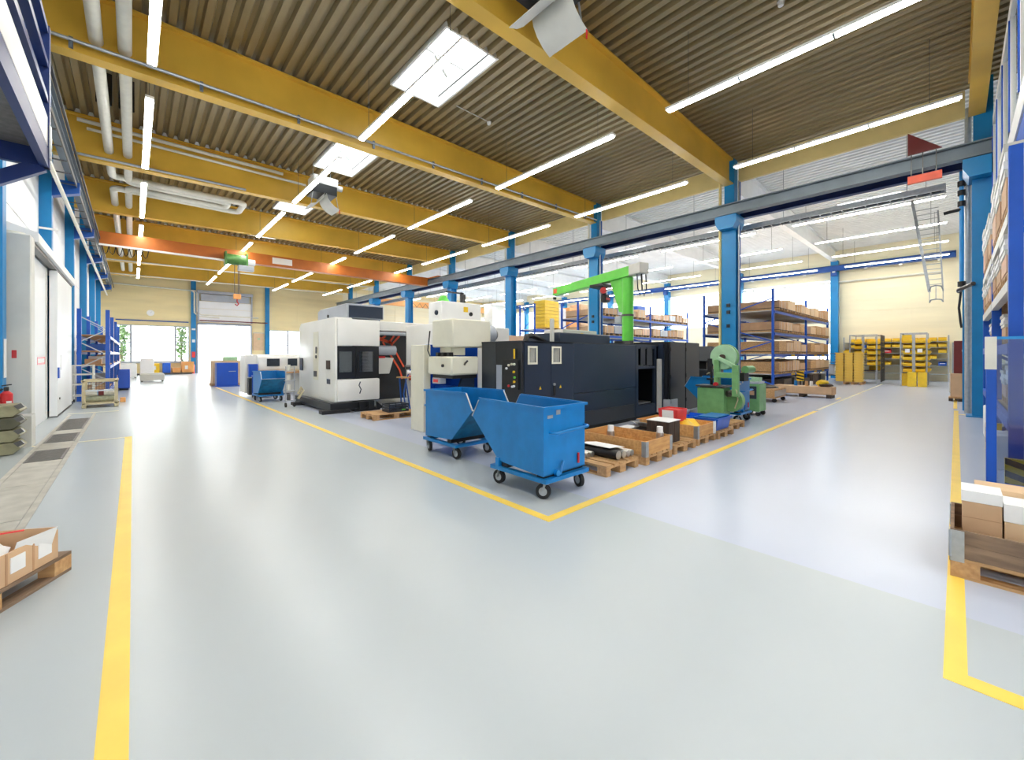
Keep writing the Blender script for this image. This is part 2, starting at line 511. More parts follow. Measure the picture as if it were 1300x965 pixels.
def skylight(x0, x1, y0, y1, label, grp):
    t = thing('skylight', label, 'skylight', ((x0 + x1) / 2, (y0 + y1) / 2, ZD), grp)
    z0, z1 = ZD - .01, 9.25
    for a in ((x0 - .05, x0, y0 - .05, y1 + .05), (x1, x1 + .05, y0 - .05, y1 + .05), (x0, x1, y0 - .05, y0), (x0, x1, y1, y1 + .05)):
        obj('frame_side', B(*a, z0, z1), 'white', t, smooth=False)
    ym = (y0 + y1) / 2
    obj('pane', B(x0, x1, y0, ym - .03, 9.16, 9.18), 'window_glass', t, smooth=False)
    obj('pane', B(x0, x1, ym + .03, y1, 9.16, 9.18), 'window_glass', t, smooth=False)
    obj('glazing_bar', B(x0, x1, ym - .03, ym + .03, 9.12, 9.2), 'white', t, smooth=False)
    obj('opener_arm', MB().bar((x0 + .35 * (x1 - x0), ym, 9.1), (x0 + .75 * (x1 - x0), ym + .3, 8.95), .05, .06), 'grey_light', t, smooth=False)
    return t
for k in (1, 2, 3, 4, 5, 0, -1, -2):
    skylight(XS0, XS1, HOLES[k][0], HOLES[k][1], 'white rectangular roof light in the brown deck, %s' % {
        1: 'beyond the first unit heater', 2: 'just before the second unit heater', 3: 'third one along the roof', 4: 'fourth one along the roof',
        5: 'fifth one along the roof'}.get(k, 'overhead, %s one back from the first' % ORD[1 - k]), 'roof lights')
for k in HOLES2:
    skylight(24.6, 26.28, HOLES2[k][0], HOLES2[k][1], 'white roof light in the white hall ceiling, %s bay from the racking end' % ORD[k + 1], 'roof lights of the white hall')

# ---- steel frame
def ibeam(name, x0, x1, y, zb0, zb1, zt, w, m, label, cat='roof beam', grp=None, tw=.014, tf=.045):
    def ring(x, zb):
        a = w / 2
        return [(x, y - a, zb), (x, y + a, zb), (x, y + a, zb + tf), (x, y + tw, zb + tf), (x, y + tw, zt - tf), (x, y + a, zt - tf), (x, y + a, zt), (x, y - a, zt),
                (x, y - a, zt - tf), (x, y - tw, zt - tf), (x, y - tw, zb + tf), (x, y - a, zb + tf)]
    mb = MB().add(ring(x0, zb0) + ring(x1, zb1), [(i, (i + 1) % 12, 12 + (i + 1) % 12, 12 + i) for i in range(12)] + [tuple(range(12)), tuple(range(12, 24))])
    t = thing(name, label, cat, ((x0 + x1) / 2, y, zb0), grp)
    obj('web_and_flanges', mb, m, t, smooth=False)
    return t
BEAMW = ['the first one across the view', 'the first past the camera', 'the second along the aisle', 'the third along the aisle', 'the fourth along the aisle', 'the fifth along the aisle',
         'the sixth along the aisle', 'the seventh along the aisle']
beams = {}
for k in range(-1, 8):
    lab = 'yellow steel roof beam, ' + ({-1: 'overhead behind the camera', 0: 'ending over the blue column by the near racks', 1: 'carrying the near unit heater, ending at the column beside the racks',
        2: 'with a grey conduit, ending at the column behind the jib crane', 3: 'with white sprinkler pipes, the next past the conduit beam'}.get(k, '%s beyond the sprinkler pipe beam' % ORD[k - 3]))
    b = ibeam('roof_beam', -1.93, 16.0, YK(k), 7.42, 7.80, 8.72, .30, 'beam_yellow', lab, grp='yellow roof beams')
    beams[k] = b
    if k >= 3:
        f = MB()
        for i in range(64):
            x = -1.96 + .28 * i
            f.prism([(x + .14, ZD), (x + .172, ZD + .1), (x + .238, ZD + .1), (x + .27, ZD)], 'y', YK(k) - .12, YK(k) - .08)
        o = obj('daylit_rib_filler', f, 'white', b, smooth=False); o['kind'] = 'stuff'  # white fillers: daylight on the rib ends is put into their colour
    if 1 <= k <= 6:
        ibeam('white_roof_beam', 16.5, 35.4, YK(k), 7.62, 7.95, 8.72, .28, 'deck_white', 'white roof beam of the far hall, %s from the racking end' % ORD[k], grp='white roof beams')
# conduits on the beams
def conduit(k, pts, r, m, par):
    return obj('conduit', MB().tube(pts, r, 8), m, par)
conduit(2, [(-1.6, YK(2) - .18, 7.62), (16, YK(2) - .18, 7.93)], .035, 'zinc', beams[2])
for i in range(9):
    obj('conduit_clip', B(-.9 + i * 2, -.84 + i * 2, YK(2) - .2, YK(2) - .15, 7.45 + .0208 * (i * 2 + 1), 7.66 + .0208 * (i * 2 + 1)), 'girder', beams[2], smooth=False)
conduit(3, [(-1.2, YK(3) - .22, 8.5), (.2, YK(3) - .22, 8.5), (4.2, YK(3) - .22, 8.5)], .06, 'pipe_white', beams[3])
conduit(3, [(-1.0, YK(3) - .26, 8.28), (5.0, YK(3) - .26, 8.28)], .045, 'pipe_white', beams[3])
conduit(3, [(-1.6, YK(3) - .2, 7.50), (3.0, YK(3) - .2, 7.58)], .04, 'zinc', beams[3])
for k in (5, 6, 7):
    conduit(k, [(-1.4, YK(k) - .2, 7.5), (15.6, YK(k) - .2, 7.62)], .045, 'pipe_white', beams[k])

# columns between the halls
for k in range(0, 8):
    y = YK(k) - (.11 if k == 0 else 0); x = XC
    nm = {0: 'blue steel column at the end of the near racks', 1: 'blue steel column rising behind the green bandsaw', 2: 'blue steel column directly behind the green jib crane',
          3: 'blue steel column above the dark machine left end'}.get(k, 'blue steel column of the middle row, %s beyond the dark machine' % ORD[k - 3])
    t = thing('steel_column', nm, 'column', (x, y, 0), 'blue columns between the halls')
    w, d = .22, (.24 if k else .19)
    sh = MB().add(*(lambda P: ([(px_, py_, .03) for px_, py_ in P] + [(px_, py_, 6.62) for px_, py_ in P],
        [(i, (i + 1) % 12, 12 + (i + 1) % 12, 12 + i) for i in range(12)] + [tuple(range(12)), tuple(range(12, 24))]))(
        [(x - w, y - d), (x - w + .04, y - d), (x - w + .04, y - .1), (x + w - .04, y - .1), (x + w - .04, y - d), (x + w, y - d), (x + w, y + d), (x + w - .04, y + d), (x + w - .04, y + .1), (x - w + .04, y + .1), (x - w + .04, y + d), (x - w, y + d)]))
    obj('shaft', sh, 'col_blue', t, smooth=False)
    obj('base_plate', B(x - .3, x + .3, y - .3, y + .3, 0, .03), 'col_blue', t, smooth=False)
    obj('crane_bracket', MB().prism([(y - .25, 6.15), (y + .25, 6.15), (y + .36, 6.38), (y + .36, 6.62), (y - .36, 6.62), (y - .36, 6.38)], 'x', 15.66, 16.46), 'col_blue', t, smooth=False)
    obj('upper_shaft', B(x - .16, x + .16, y - .17, y + .17, 6.62, 8.74), 'col_blue', t, smooth=False)
    if k:
        obj('downpipe', MB().cyl((x - .12, y + .33, 0), (x - .12, y + .33, 8.0), .05), 'fascia' if k == 1 else 'pipe_white', t)
    if k in (1, 2):
        obj('conduit', MB().cyl((x - .1, y - .3, .1), (x - .1, y - .3, 7.9), .03), 'zinc', t)
        obj('conduit', MB().cyl((x + .02, y - .3, .1), (x + .02, y - .3, 7.9), .025), 'rail_blue', t)
        for z in (2.6, 3.1, 3.35):
            obj('switch_box', B(x - .27, x - .22, y - .05, y + .06, z, z + .12), 'navy_dark', t, smooth=False)
# left wall columns with runway brackets
for k in range(1, 8):
    y = YK(k)
    t = thing('wall_column', 'blue steel wall column, %s along the left wall' % ORD[k], 'column', (-1.8, y, 0), 'blue columns on the left wall')
    obj('shaft', B(XL, -1.70, y - .15, y + .15, 0, 8.7), 'col_blue', t, smooth=False)
    obj('crane_bracket', MB().prism([(-1.70, 6.16), (-1.15, 6.36), (-1.15, 6.66), (-1.70, 6.66)], 'y', y - .13, y + .13), 'rail_blue', t, smooth=False)
    if k == 2:
        obj('sign_plate', B(-1.695, -1.69, y - .1, y + .1, 1.2, 1.9), 'white', t, smooth=False)
for i, (x, w, lab) in enumerate([(3.82, .17, 'blue column of the end wall left of the gateway, carrying small signs'), (9.38, .17, 'blue column of the end wall between gateway and window'), (0, 0, '')][:2]):
    t = thing('wall_column', lab, 'column', (x, YE - .12, 0))
    obj('shaft', B(x - w, x + w, YE - .25, YE, 0, 8.0), 'col_blue', t, smooth=False)
    if i == 0:
        obj('sign_plate', B(x - .12, x + .12, YE - .27, YE - .25, 1.35, 1.85), 'bin_red', t, smooth=False, label='red sign plate')
        obj('sign_plate', B(x - .1, x + .1, YE - .27, YE - .25, 2.65, 2.9), 'white', t, smooth=False)
        obj('sign_plate', B(x - .12, x + .12, YE - .27, YE - .25, 3.7, 3.85), 'white', t, smooth=False)
        obj('downpipe', MB().tube([(x - .05, YE - .35, 7.0), (x + .05, YE - .35, 6.9), (x + .05, YE - .35, 5.2), (x + .3, YE - .35, 4.9), (5.6, YE - .5, 4.85)], .06, 8), 'pipe_white', t)
        obj('downpipe', MB().tube([(-1.2, YE - .35, 7.15), (x + .18, YE - .35, 7.05), (x + .22, YE - .35, 6.9), (x + .22, YE - .35, 5.3), (x + .5, YE - .35, 5.05), (8.6, YE - .4, 5.0)], .06, 8), 'pipe_white', t)
for k in range(1, 8):
    y = YK(k)
    t = thing('wall_column', 'blue column on the yellow far wall, %s from its bare end' % ORD[k], 'column', (35.3, y, 0), 'blue columns on the far wall')
    obj('shaft', B(35.1, XR - .03, y - .2, y + .2, 0, 8.0), 'col_blue', t, smooth=False)
    obj('crane_bracket', B(34.85, 35.1, y - .16, y + .16, 6.95, 7.25), 'rail_blue', t, smooth=False)

# crane runways
def runway(name, x, y0, y1, z0, z1, m, label, w=.22):
    mb = MB(); a = w / 2
    ring = lambda y: [(x - a, y, z0), (x + a, y, z0), (x + a, y, z0 + .03), (x + .015, y, z0 + .03), (x + .015, y, z1 - .03), (x + a, y, z1 - .03), (x + a, y, z1), (x - a, y, z1), (x - a, y, z1 - .03), (x - .015, y, z1 - .03), (x - .015, y, z0 + .03), (x - a, y, z0 + .03)]
    mb.add(ring(y0) + ring(y1), [(i, (i + 1) % 12, 12 + (i + 1) % 12, 12 + i) for i in range(12)] + [tuple(range(12)), tuple(range(12, 24))])
    t = thing(name, label, 'crane rail', (x, (y0 + y1) / 2, z0))
    obj('girder', mb, m, t, smooth=False)
    obj('rail', B(x - .03, x + .03, y0, y1, z1, z1 + .04), 'steel_dark', t, smooth=False)
    return t
r1 = runway('crane_runway', 15.78, -1.0, YE - .3, 6.64, 7.02, 'girder', 'grey steel crane runway girder along the row of blue columns', .3)
r2 = runway('crane_runway', 16.62, -1.0, YE - .3, 6.64, 6.92, 'dark_blue', 'dark blue runway girder behind the grey one, facing the white hall')
r3 = runway('crane_runway', -1.28, 0.5, YE - .5, 6.68, 7.02, 'girder', 'grey crane runway girder high along the left wall')
obj('power_rail', B(-1.1, -1.06, .5, YE - .6, 6.74, 6.82), 'black', r3, smooth=False)
r4 = runway('crane_runway', 34.95, 0.0, YE - .3, 7.25, 7.62, 'rail_blue', 'blue crane runway girder along the yellow far wall', .24)
for i in range(26):
    obj('rail_clip', B(34.78, 34.84, .6 + i * 1.65, .75 + i * 1.65, 7.14, 7.24), 'white', r4, smooth=False)
# cable trays and pipes along them
t = thing('cable_tray', 'grey mesh cable tray hung behind the runway girder of the white hall', 'cable tray', (17.1, 22, 6.3))
mb = MB().box(17.0, 17.02, .2, YE - .5, 6.3, 6.5).box(17.3, 17.32, .2, YE - .5, 6.3, 6.5)
obj('side_rail', B(17.0, 17.02, .2, YE - .5, 6.32, 6.5), 'zinc', t, smooth=False)
obj('side_rail', B(17.3, 17.32, .2, YE - .5, 6.32, 6.5), 'zinc', t, smooth=False)
mb = MB()
for i in range(150):
    mb.box(17.0, 17.32, .2 + i * .29, .23 + i * .29, 6.3, 6.32)
o = obj('rung', mb, 'zinc', t, smooth=False); o['kind'] = 'stuff'
for i in range(14):
    obj('tray_hanger', B(17.15, 17.17, 1.0 + 3.2 * i, 1.02 + 3.2 * i, 6.5, ZD), 'zinc', t, smooth=False)
obj('cable_bundle', MB().tube([(17.12, .3, 6.36), (17.15, YE - .6, 6.36)], .04, 6), 'rubber', t)
t = thing('cable_tray', 'grey wire cable tray running high along the left wall', 'cable tray', (-1.5, 22, 6.4))
obj('side_rail', B(-1.22, -1.2, 1.0, YE - .6, 6.5, 6.62), 'steel_dark', t, smooth=False)
obj('side_rail', B(-1.62, -1.6, 1.0, YE - .6, 6.5, 6.62), 'steel_dark', t, smooth=False)
mb = MB()
for i in range(44):
    mb.box(-1.6, -1.22, 1.2 + i, 1.26 + i, 6.48, 6.5)
o = obj('rung', mb, 'steel_dark', t, smooth=False); o['kind'] = 'stuff'
single('compressed_air_pipe', MB().tube([(16.85, .1, 7.12), (16.85, YE - .6, 7.12)], .035, 8), 'air_blue', 'thin blue compressed air pipe running along the white hall behind the columns', 'pipe')
single('wall_pipe', MB().tube([(35.4, .6, 6.55), (35.4, YE - .6, 6.55)], .06, 8), 'pipe_white', 'white pipe running along the yellow far wall beneath the blue girder', 'pipe')
single('wall_pipe', MB().tube([(-1.45, 11.8, 6.15), (-1.45, YE - .6, 6.15)], .05, 8), 'pipe_white', 'white pipe along the left wall below the crane rail', 'pipe')
single('wall_cable_duct', MB().box(-1.0, 3.5, YE - .1, YE - .03, 4.32, 4.4), 'rail_blue', 'thin blue duct above the window in the end wall', 'duct')

# yellow eaves beam between columns and white louvre strip
for k in range(0, 7):
    single('eaves_beam', B(16.38, 16.5, YK(k) + .2, YK(k + 1) - .2, 7.98, 8.7), 'fascia', 'pale yellow eaves beam between the halls, %s bay from the near racks' % ORD[k + 1], 'beam', 'pale yellow eaves beams')

# exterior
structure(obj('ground', MB().box(-30, 80, YE + .31, 110, -.25, -.02).box(XR + .31, 80, -30, YE + .31, -.25, -.02).box(-30, 5.9, -40, YB - .31, -.25, -.02), 'asphalt', smooth=False))
def bush(x, y, h, r, label):
    t = thing('garden_bush', label, 'bush', (x, y, -.02), 'bushes outside')
    bm = bmesh.new()
    me = bpy.data.meshes.new('foliage')
    rnd = random.Random(int(x * 10))
    mb = MB()
    for i in range(650):
        a, b, q = rnd.random() * 6.28, rnd.random() * 2 - 1, rnd.random() ** .4
        cx = r * q * math.cos(a) * math.sqrt(1 - b * b); cy = r * q * math.sin(a) * math.sqrt(1 - b * b); cz = h * .55 + h * .45 * q * b
        e = .22
        p = [(x + cx + rnd.uniform(-e, e), y + cy + rnd.uniform(-e, e), cz + rnd.uniform(-e, e)) for _ in range(3)]
        mb.add(p, [(0, 1, 2)])
    bm.free()
    obj('stem', MB().cyl((x, y, -.02), (x, y, h * .5), .09), 'wood_dark', t)
    o = obj('foliage', mb, 'leaf', t, smooth=False); o['kind'] = 'stuff'
bush(-.85, 60, 5.6, .62, 'green tree outside behind the narrow left pane of the end window')
bush(4.2, 62, 7.0, .55, 'green tree outside behind the small top pane beside the blue column')
# ------------------------------------------------------------------ ceiling lamps
def make_lamp(L=4.6):
    t = thing('strip_light', 'x', 'lamp')
    obj('housing', B(-.075, .075, 0, L, .0, .055), 'white', t, smooth=False)
    n = 3
    first = None
    for i in range(n):
        a, b = .02 + (L - .04) * i / n, .02 + (L - .04) * (i + 1) / n
        obj('diffuser', B(-.06, .06, a + .02, b - .02, -.03, -.001), 'lamp_glow', t, smooth=False)
    for i in (1, 2):
        y = .02 + (L - .04) * i / n
        obj('joint_cover', B(-.062, .062, y - .018, y + .018, -.036, -.001), 'girder', t, smooth=False)
    for y in (.5, L - .5):
        obj('suspension_wire', MB().cyl((0, y, .055), (0, y, 1.545), .006, n=6), 'steel_dark', t)
    return t
ROWS = [(.27, 'row nearest the left wall'), (4.35, 'row passing the roof lights'), (9.0, 'row over the dark machine'), (13.2, 'row beside the blue columns')]
proto = None
for x, rn in ROWS:
    for k in range(-2, 7):
        if x > 6 and k < 0: continue
        lab = 'white strip light in the %s, ' % rn + ('%s bay past the camera' % ORD[k + 1] if k >= 0 else '%s bay behind the camera' % ORD[-k])
        if proto is None:
            proto = make_lamp(); o = proto
        else:
            o = dup(proto, (0, 0, 0))
        o.location = (x, YK(k) + .27, 7.2); o['label'] = lab; o['group'] = 'strip lights in the main hall'
        if x < 1 and k == -2: pass
for x, rn in [(21.02, 'row nearest blue columns'), (25.22, 'second row from blue columns'), (29.42, 'third row from blue columns'), (33.34, 'row nearest far wall')]:
    for k in range(0, 7):
        dup(proto, (x, YK(k) + .6, 7.2), 0, 'white hall strip light, %s, %s bay from racking end' % (rn, ORD[k + 1]), 'strip lights in the white hall')

# smoke detectors under the decking
for x, y, lab in [(3.1, 6.9, 'small white smoke detector with red pipe left of the first roof light'), (-.9, 10.2, 'small white smoke detector near the left wall above the walkway platform'), (9.6, 2.4, 'small white smoke detector right of the lamp row over the dark machine'),
                  (8.0, 9.7, 'small white smoke detector beneath the deck beyond the big heater beam')]:
    t = thing('smoke_detector', lab, 'smoke detector', (x, y, ZD), 'smoke detectors')
    obj('head', MB().cyl((x, y, ZD - .02), (x, y, ZD - .10), .07, .05), 'white', t)
    obj('conduit', MB().tube([(x, y, ZD - .02), (x - 1.2, y, ZD - .02)], .012, 6), 'grey_light', t)

# ------------------------------------------------------------------ overhead crane
CY = 26.0
t = thing('overhead_crane', 'brown overhead travelling crane girder spanning the main hall', 'crane', (7.2, CY, 6.54))
obj('girder', B(-1.1, 15.58, CY - .18, CY + .18, 6.58, 7.13), 'crane_brown', t, smooth=False)
obj('girder_flange', B(-1.1, 15.58, CY - .24, CY + .24, 6.54, 6.58), 'crane_brown', t, smooth=False)
for x in (-1.28, 15.78):
    e = obj('end_carriage', B(x - .13, x + .13, CY - 1.4, CY + 1.4, 7.065, 7.15), 'crane_brown', t, smooth=False)
obj('end_bracket', MB().prism([(15.0, 6.6), (15.4, 6.6), (15.58, 7.0), (15.58, 7.12), (15.0, 7.12)], 'y', CY - .26, CY - .2), 'crane_brown', t, smooth=False)
obj('capacity_sign', B(5.7, 6.7, CY - .2, CY - .18, 6.68, 7.02), 'white', t, smooth=False)
obj('festoon_rail', B(-1.1, 4.7, CY - .55, CY - .49, 6.42, 6.5), 'white', t, smooth=False)
for i in range(7):
    x = -1.0 + .22 * i
    obj('festoon_loop', MB().tube([(x, CY - .52, 6.42), (x + .05, CY - .52, 6.15), (x + .11, CY - .52, 6.05), (x + .17, CY - .52, 6.15), (x + .22, CY - .52, 6.42)], .018, 6), 'rubber', t)
obj('cable_rail', B(-1.1, 15.0, CY + .45, CY + .5, 6.66, 6.72), 'grey_light', t, smooth=False)
HX = 3.95
t = thing('hoist', 'green electric hoist trolley hanging from the brown crane girder', 'hoist', (HX, CY - .1, 5.2))
obj('drum_body', MB().cyl((HX - .42, CY - .5, 6.55), (HX + .42, CY - .5, 6.55), .27, n=18), 'hoist_green', t)
for dx in (-.5, .42):
    obj('trolley_plate', B(HX + dx, HX + dx + .08, CY - .75, CY - .26, 6.2, 6.9), 'hoist_green', t, smooth=False)
obj('motor', MB().cyl((HX + .5, CY - .5, 6.5), (HX + .85, CY - .5, 6.5), .16), 'white', t)
obj('control_box', B(HX + .05, HX + .75, CY - .9, CY - .55, 5.98, 6.25), 'machine_grey', t, bev=.02)
for dx in (-.06, .1, .16):
    obj('rope', MB().cyl((HX + dx, CY - .5, 6.4), (HX + dx, CY - .5, 4.75), .016, n=6), 'steel_dark', t)
hb = obj('hook_block', B(HX - .12, HX + .22, CY - .58, CY - .42, 4.5, 4.78), 'crane_orange', t, bev=.03)
obj('hook', MB().tube([(HX + .05, CY - .5, 4.5), (HX + .05, CY - .5, 4.38), (HX + .12, CY - .5, 4.26), (HX + .05, CY - .5, 4.17), (HX - .04, CY - .5, 4.24)], .03, 8), 'red', t)
# crane of the white hall
t = thing('overhead_crane', 'pale orange overhead crane girder far back in the white hall', 'crane', (25.8, 38.5, 6.56))
obj('girder', B(16.8, 34.8, 38.3, 38.7, 6.56, 7.12), 'crane_orange', t, smooth=False)
obj('end_carriage', B(34.6, 34.95, 37.0, 40.0, 7.05, 7.24), 'crane_orange', t, smooth=False)
obj('end_carriage', B(16.5, 16.85, 37.0, 40.0, 6.97, 7.16), 'crane_orange', t, smooth=False)
obj('capacity_sign', B(25.0, 26.4, 38.28, 38.3, 6.6, 6.95), 'white', t, smooth=False)
obj('festoon_cable', MB().tube([(21 + .35 * i, 38.1, 6.95 if i % 2 else 6.5) for i in range(24)], .03, 6), 'steel_dark', t)

# red end stop hanging at the runway end
t = thing('crane_stop', 'rust-red triangular stop and grid fixed on the grey runway end', 'crane stop', (15.7, .55, 6.7))
obj('gusset', MB().prism([(.25, 7.05), (.9, 7.05), (.9, 7.65)], 'x', 15.55, 15.6), 'dark_red', t, smooth=False)
obj('grid', MB().box(15.5, 15.6, .25, .9, 6.25, 6.45), 'orange', t, smooth=False)
obj('hanger', MB().box(15.54, 15.56, .35, .37, 6.45, 7.05).box(15.54, 15.56, .6, .62, 6.45, 7.05).box(15.54, 15.56, .82, .84, 6.45, 7.05), 'steel_dark', t, smooth=False)

# ------------------------------------------------------------------ unit heaters
def heater(x, y, z, label, q=.8):
    t = thing('unit_heater', label, 'heater', (x, y, z), 'unit heaters')
    obj('housing', B(x - .55, x + .55, y - .5, y + .5, z + .1, z + .55), 'navy_dark', t, bev=.02)
    obj('top_case', B(x - .5, x + .62, y - .45, y + .45, z + .55, z + .95), 'white', t, bev=.03)
    # four flared outlet plates spreading below
    def plate(sx):
        pts = []
        prof = [(.04, .12), (.10, -.08), (.22, -.26), (.42, -.42), (.66, -.52)]
        mb = MB(); n = len(prof)
        vs = []
        for s_, w in ((0, .56), (1, .56)):
            for u, v in prof:
                vs.append((x + sx * u, y - w, z + v - s_ * .015)); vs.append((x + sx * u, y + w, z + v - s_ * .015))
        fs = []
        for i in range(n - 1):
            a = 2 * i
            fs.append((a, a + 1, a + 3, a + 2)); b = 2 * n + a
            fs.append((b, b + 2, b + 3, b + 1))
            fs.append((a, a + 2, b + 2, b)); fs.append((a + 1, b + 1, b + 3, a + 3))
        fs.append((0, 2 * n, 2 * n + 1, 1)); e = 2 * n - 2
        fs.append((e, e + 1, 2 * n + e + 1, 2 * n + e))
        mb.add(vs, fs)
        return mb
    obj('outlet_plate', plate(-1), 'grey_light', t)
    obj('outlet_plate', plate(1), 'grey_light', t)
    for sx in (-1, 1):
        obj('strut', MB().bar((x + sx * .5, y - .4, z + .3), (x + sx * .62, y - .45, z - .5), .04, .02), 'zinc', t, smooth=False)
    obj('junction_tube', MB().cyl((x + .62, y, z + .7), (x + .95, y, z + .7), .13), 'white', t)
    obj('warning_tab', B(x + .62, x + .66, y - .56, y - .54, z - .72, z - .52), 'red', t, smooth=False)
    for dx in (-.4, .4):
        obj('hanger', MB().cyl((x + dx, y, z + .5), (x + dx, y, z + (ZD - z) / q - .01), .012, n=6), 'zinc', t)
    for ch in t.children:
        ch.data.transform(Matrix.Scale(q, 4))
heater(5.35, 4.85, 7.75, 'large grey unit heater with flared plates hung before the near yellow beam')
heater(5.35, 16.6, 7.62, 'smaller-looking grey unit heater hung past the second roof light')

# ------------------------------------------------------------------ heating pipes under the roof, with expansion loop
PZ = 7.86
def soft(pts, r=.22):
    out = [Vector(pts[0])]
    for i in range(1, len(pts) - 1):
        p0, p1, p2 = Vector(pts[i - 1]), Vector(pts[i]), Vector(pts[i + 1])
        a = p1 + (p0 - p1).normalized() * r; b = p1 + (p2 - p1).normalized() * r
        for s_ in range(5):
            u = s_ / 4
            out.append(a * (1 - u) ** 2 + p1 * 2 * u * (1 - u) + b * u * u)
    out.append(Vector(pts[-1]))
    return out
tA = thing('heating_pipe', 'white insulated heating pipe under the roof, the one nearer the left wall, with outer loop', 'pipe', (-.54, 20, PZ - .13))
obj('pipe_run', MB().tube(soft([(-.54, -6, PZ), (-.54, 20.0, PZ), (3.4, 20.0, PZ), (3.4, 21.4, PZ), (-.54, 21.4, PZ), (-.54, 44.4, PZ)]), .11, 14), 'pipe_white', tA)
tB = thing('heating_pipe', 'white insulated heating pipe under the roof, second from the left wall, with inner loop', 'pipe', (-.12, 20, PZ - .13))
obj('pipe_run', MB().tube(soft([(-.12, -6, PZ), (-.12, 20.35, PZ), (2.9, 20.35, PZ), (2.9, 21.05, PZ), (-.12, 21.05, PZ), (-.12, 44.4, PZ)]), .11, 14), 'pipe_white', tB)
for tt, x in ((tA, -.54), (tB, -.12)):
    for y in (3, 9.2, 14.6, 26.5, 32.5, 38.5):
        obj('pipe_hanger', B(x - .15, x + .15, y, y + .05, PZ + .1, ZD), 'black', tt, smooth=False)

# ------------------------------------------------------------------ walkway platform, top left
t = thing('walkway_platform', 'dark blue steel walkway platform with railings high on the left wall', 'platform', (-1.4, 5.0, 4.15))
PX, PY = -.9, 8.45
obj('deck_plate', B(XL, PX + .02, -2, PY, 4.42, 4.47), 'grate', t, smooth=False)
obj('edge_channel', B(PX - .03, PX + .05, -2, PY, 4.18, 4.44), 'dark_blue', t, smooth=False)
obj('end_channel', B(XL, PX + .05, PY, PY + .08, 4.18, 4.44), 'dark_blue', t, smooth=False)
obj('toe_board', B(PX + .0, PX + .045, -2, PY + .02, 4.47, 4.86), 'white', t, smooth=False)
for y in (0.4, 3.2, 5.8):
    obj('joist', B(XL, PX - .03, y, y + .12, 4.2, 4.42), 'dark_blue', t, smooth=False)
obj('post', B(PX - .12, PX + .06, PY - .02, PY + .1, 4.18, 6.12), 'dark_blue', t, smooth=False)
for y in (0.6, 3.2, 5.8):
    obj('post', B(PX - .02, PX + .05, y, y + .07, 4.86, 6.08), 'dark_blue', t, smooth=False)
for z in (5.1, 5.58, 6.05):
    obj('guard_rail', B(PX - .04, PX + .05, -2, PY, z - .04, z + .05), 'dark_blue', t, smooth=False)
    obj('end_rail', B(XL, PX - .06, PY + .0, PY + .06, z - .04, z + .03), 'rail_blue', t, smooth=False)
obj('knee_brace', MB().bar((PX - .02, PY + .04, 4.2), (XL, PY + .04, 3.42), .1, .16), 'dark_blue', t, smooth=False)
obj('latch', B(PX + .06, PX + .075, PY - .04, PY + .06, 4.3, 4.75), 'zinc', t, smooth=False)
# blue pneumatic pipe and bright rail above platform
single('platform_pipe', MB().tube([(-1.55, -2, 5.32), (-1.55, 9.5, 5.32)], .05, 8), 'air_blue', 'light blue pipe running along the wall above the walkway platform', 'pipe')

# ------------------------------------------------------------------ sliding door on the left
t = thing('door_post_casing', 'tall cream-white casing box beside the sliding door opening', 'casing', (-1.66, 12.0, 0))
obj('box', B(XL + .02, -1.42, 11.95, 12.32, 0, 3.9), 'grey_light', t, bev=.02)
obj('cap', MB().cyl((-1.68, 12.135, 3.9), (-1.68, 12.135, 3.94), .17), 'pipe_white', t)
obj('hose_sticker', B(-1.66, -1.6, 11.945, 11.949, 1.55, 1.7), 'red', t, smooth=False)
d = structure(obj('door_1', B(-1.56, -1.44, 15.75, 19.2, .03, 3.78), 'door_white', bev=.01, smooth=False))
d.name = 'door_2'
obj('edge_strip', B(-1.57, -1.43, 15.72, 15.75, .03, 3.78), 'door_white', d, smooth=False)
obj('bottom_strip', B(-1.56, -1.43, 15.75, 19.2, 0, .03), 'black', d, smooth=False)
obj('door_handle', B(-1.44, -1.41, 15.86, 16.05, 1.0, 1.28), 'rack_blue', d, smooth=False)
obj('grip', B(-1.44, -1.42, 16.4, 16.44, 1.2, 1.6), 'white', d, smooth=False)
obj('lock', MB().cyl((-1.44, 16.2, .45), (-1.42, 16.2, .45), .03), 'steel_dark', d)
t = thing('sliding_door_rail', 'white covered rail above the sliding door on the left wall', 'rail', (-1.6, 15.8, 3.85))
obj('cover', MB().prism([(XL, 3.86), (-1.38, 3.86), (-1.38, 4.04), (XL, 4.25)], 'y', 12.4, 19.5), 'door_white', t, smooth=False)
obj('track', B(-1.56, -1.44, 12.4, 19.5, 3.79, 3.86), 'steel_dark', t, smooth=False)
d3 = structure(obj('door_3', B(-1.68, -1.60, 12.34, 15.7, 0, 3.78), 'wall_white', smooth=False))
obj('stop_strip', B(-1.60, -1.585, 15.4, 15.46, 0, 3.78), 'grey_light', d3, smooth=False)
sg = obj('door_sign', MB().box(-1.60, -1.595, 14.2, 15.3, 1.52, 1.56).box(-1.60, -1.595, 14.2, 15.3, 1.38, 1.42).box(-1.60, -1.595, 14.2, 14.24, 1.42, 1.52).box(-1.60, -1.595, 15.26, 15.3, 1.42, 1.52), 'bin_red', d3, smooth=False)
single('wall_lamp', MB().box(-1.93, -1.55, 17.25, 17.31, 5.12, 5.17), 'white', 'small white wall lamp arm beside the blue column above the sliding door', 'lamp')

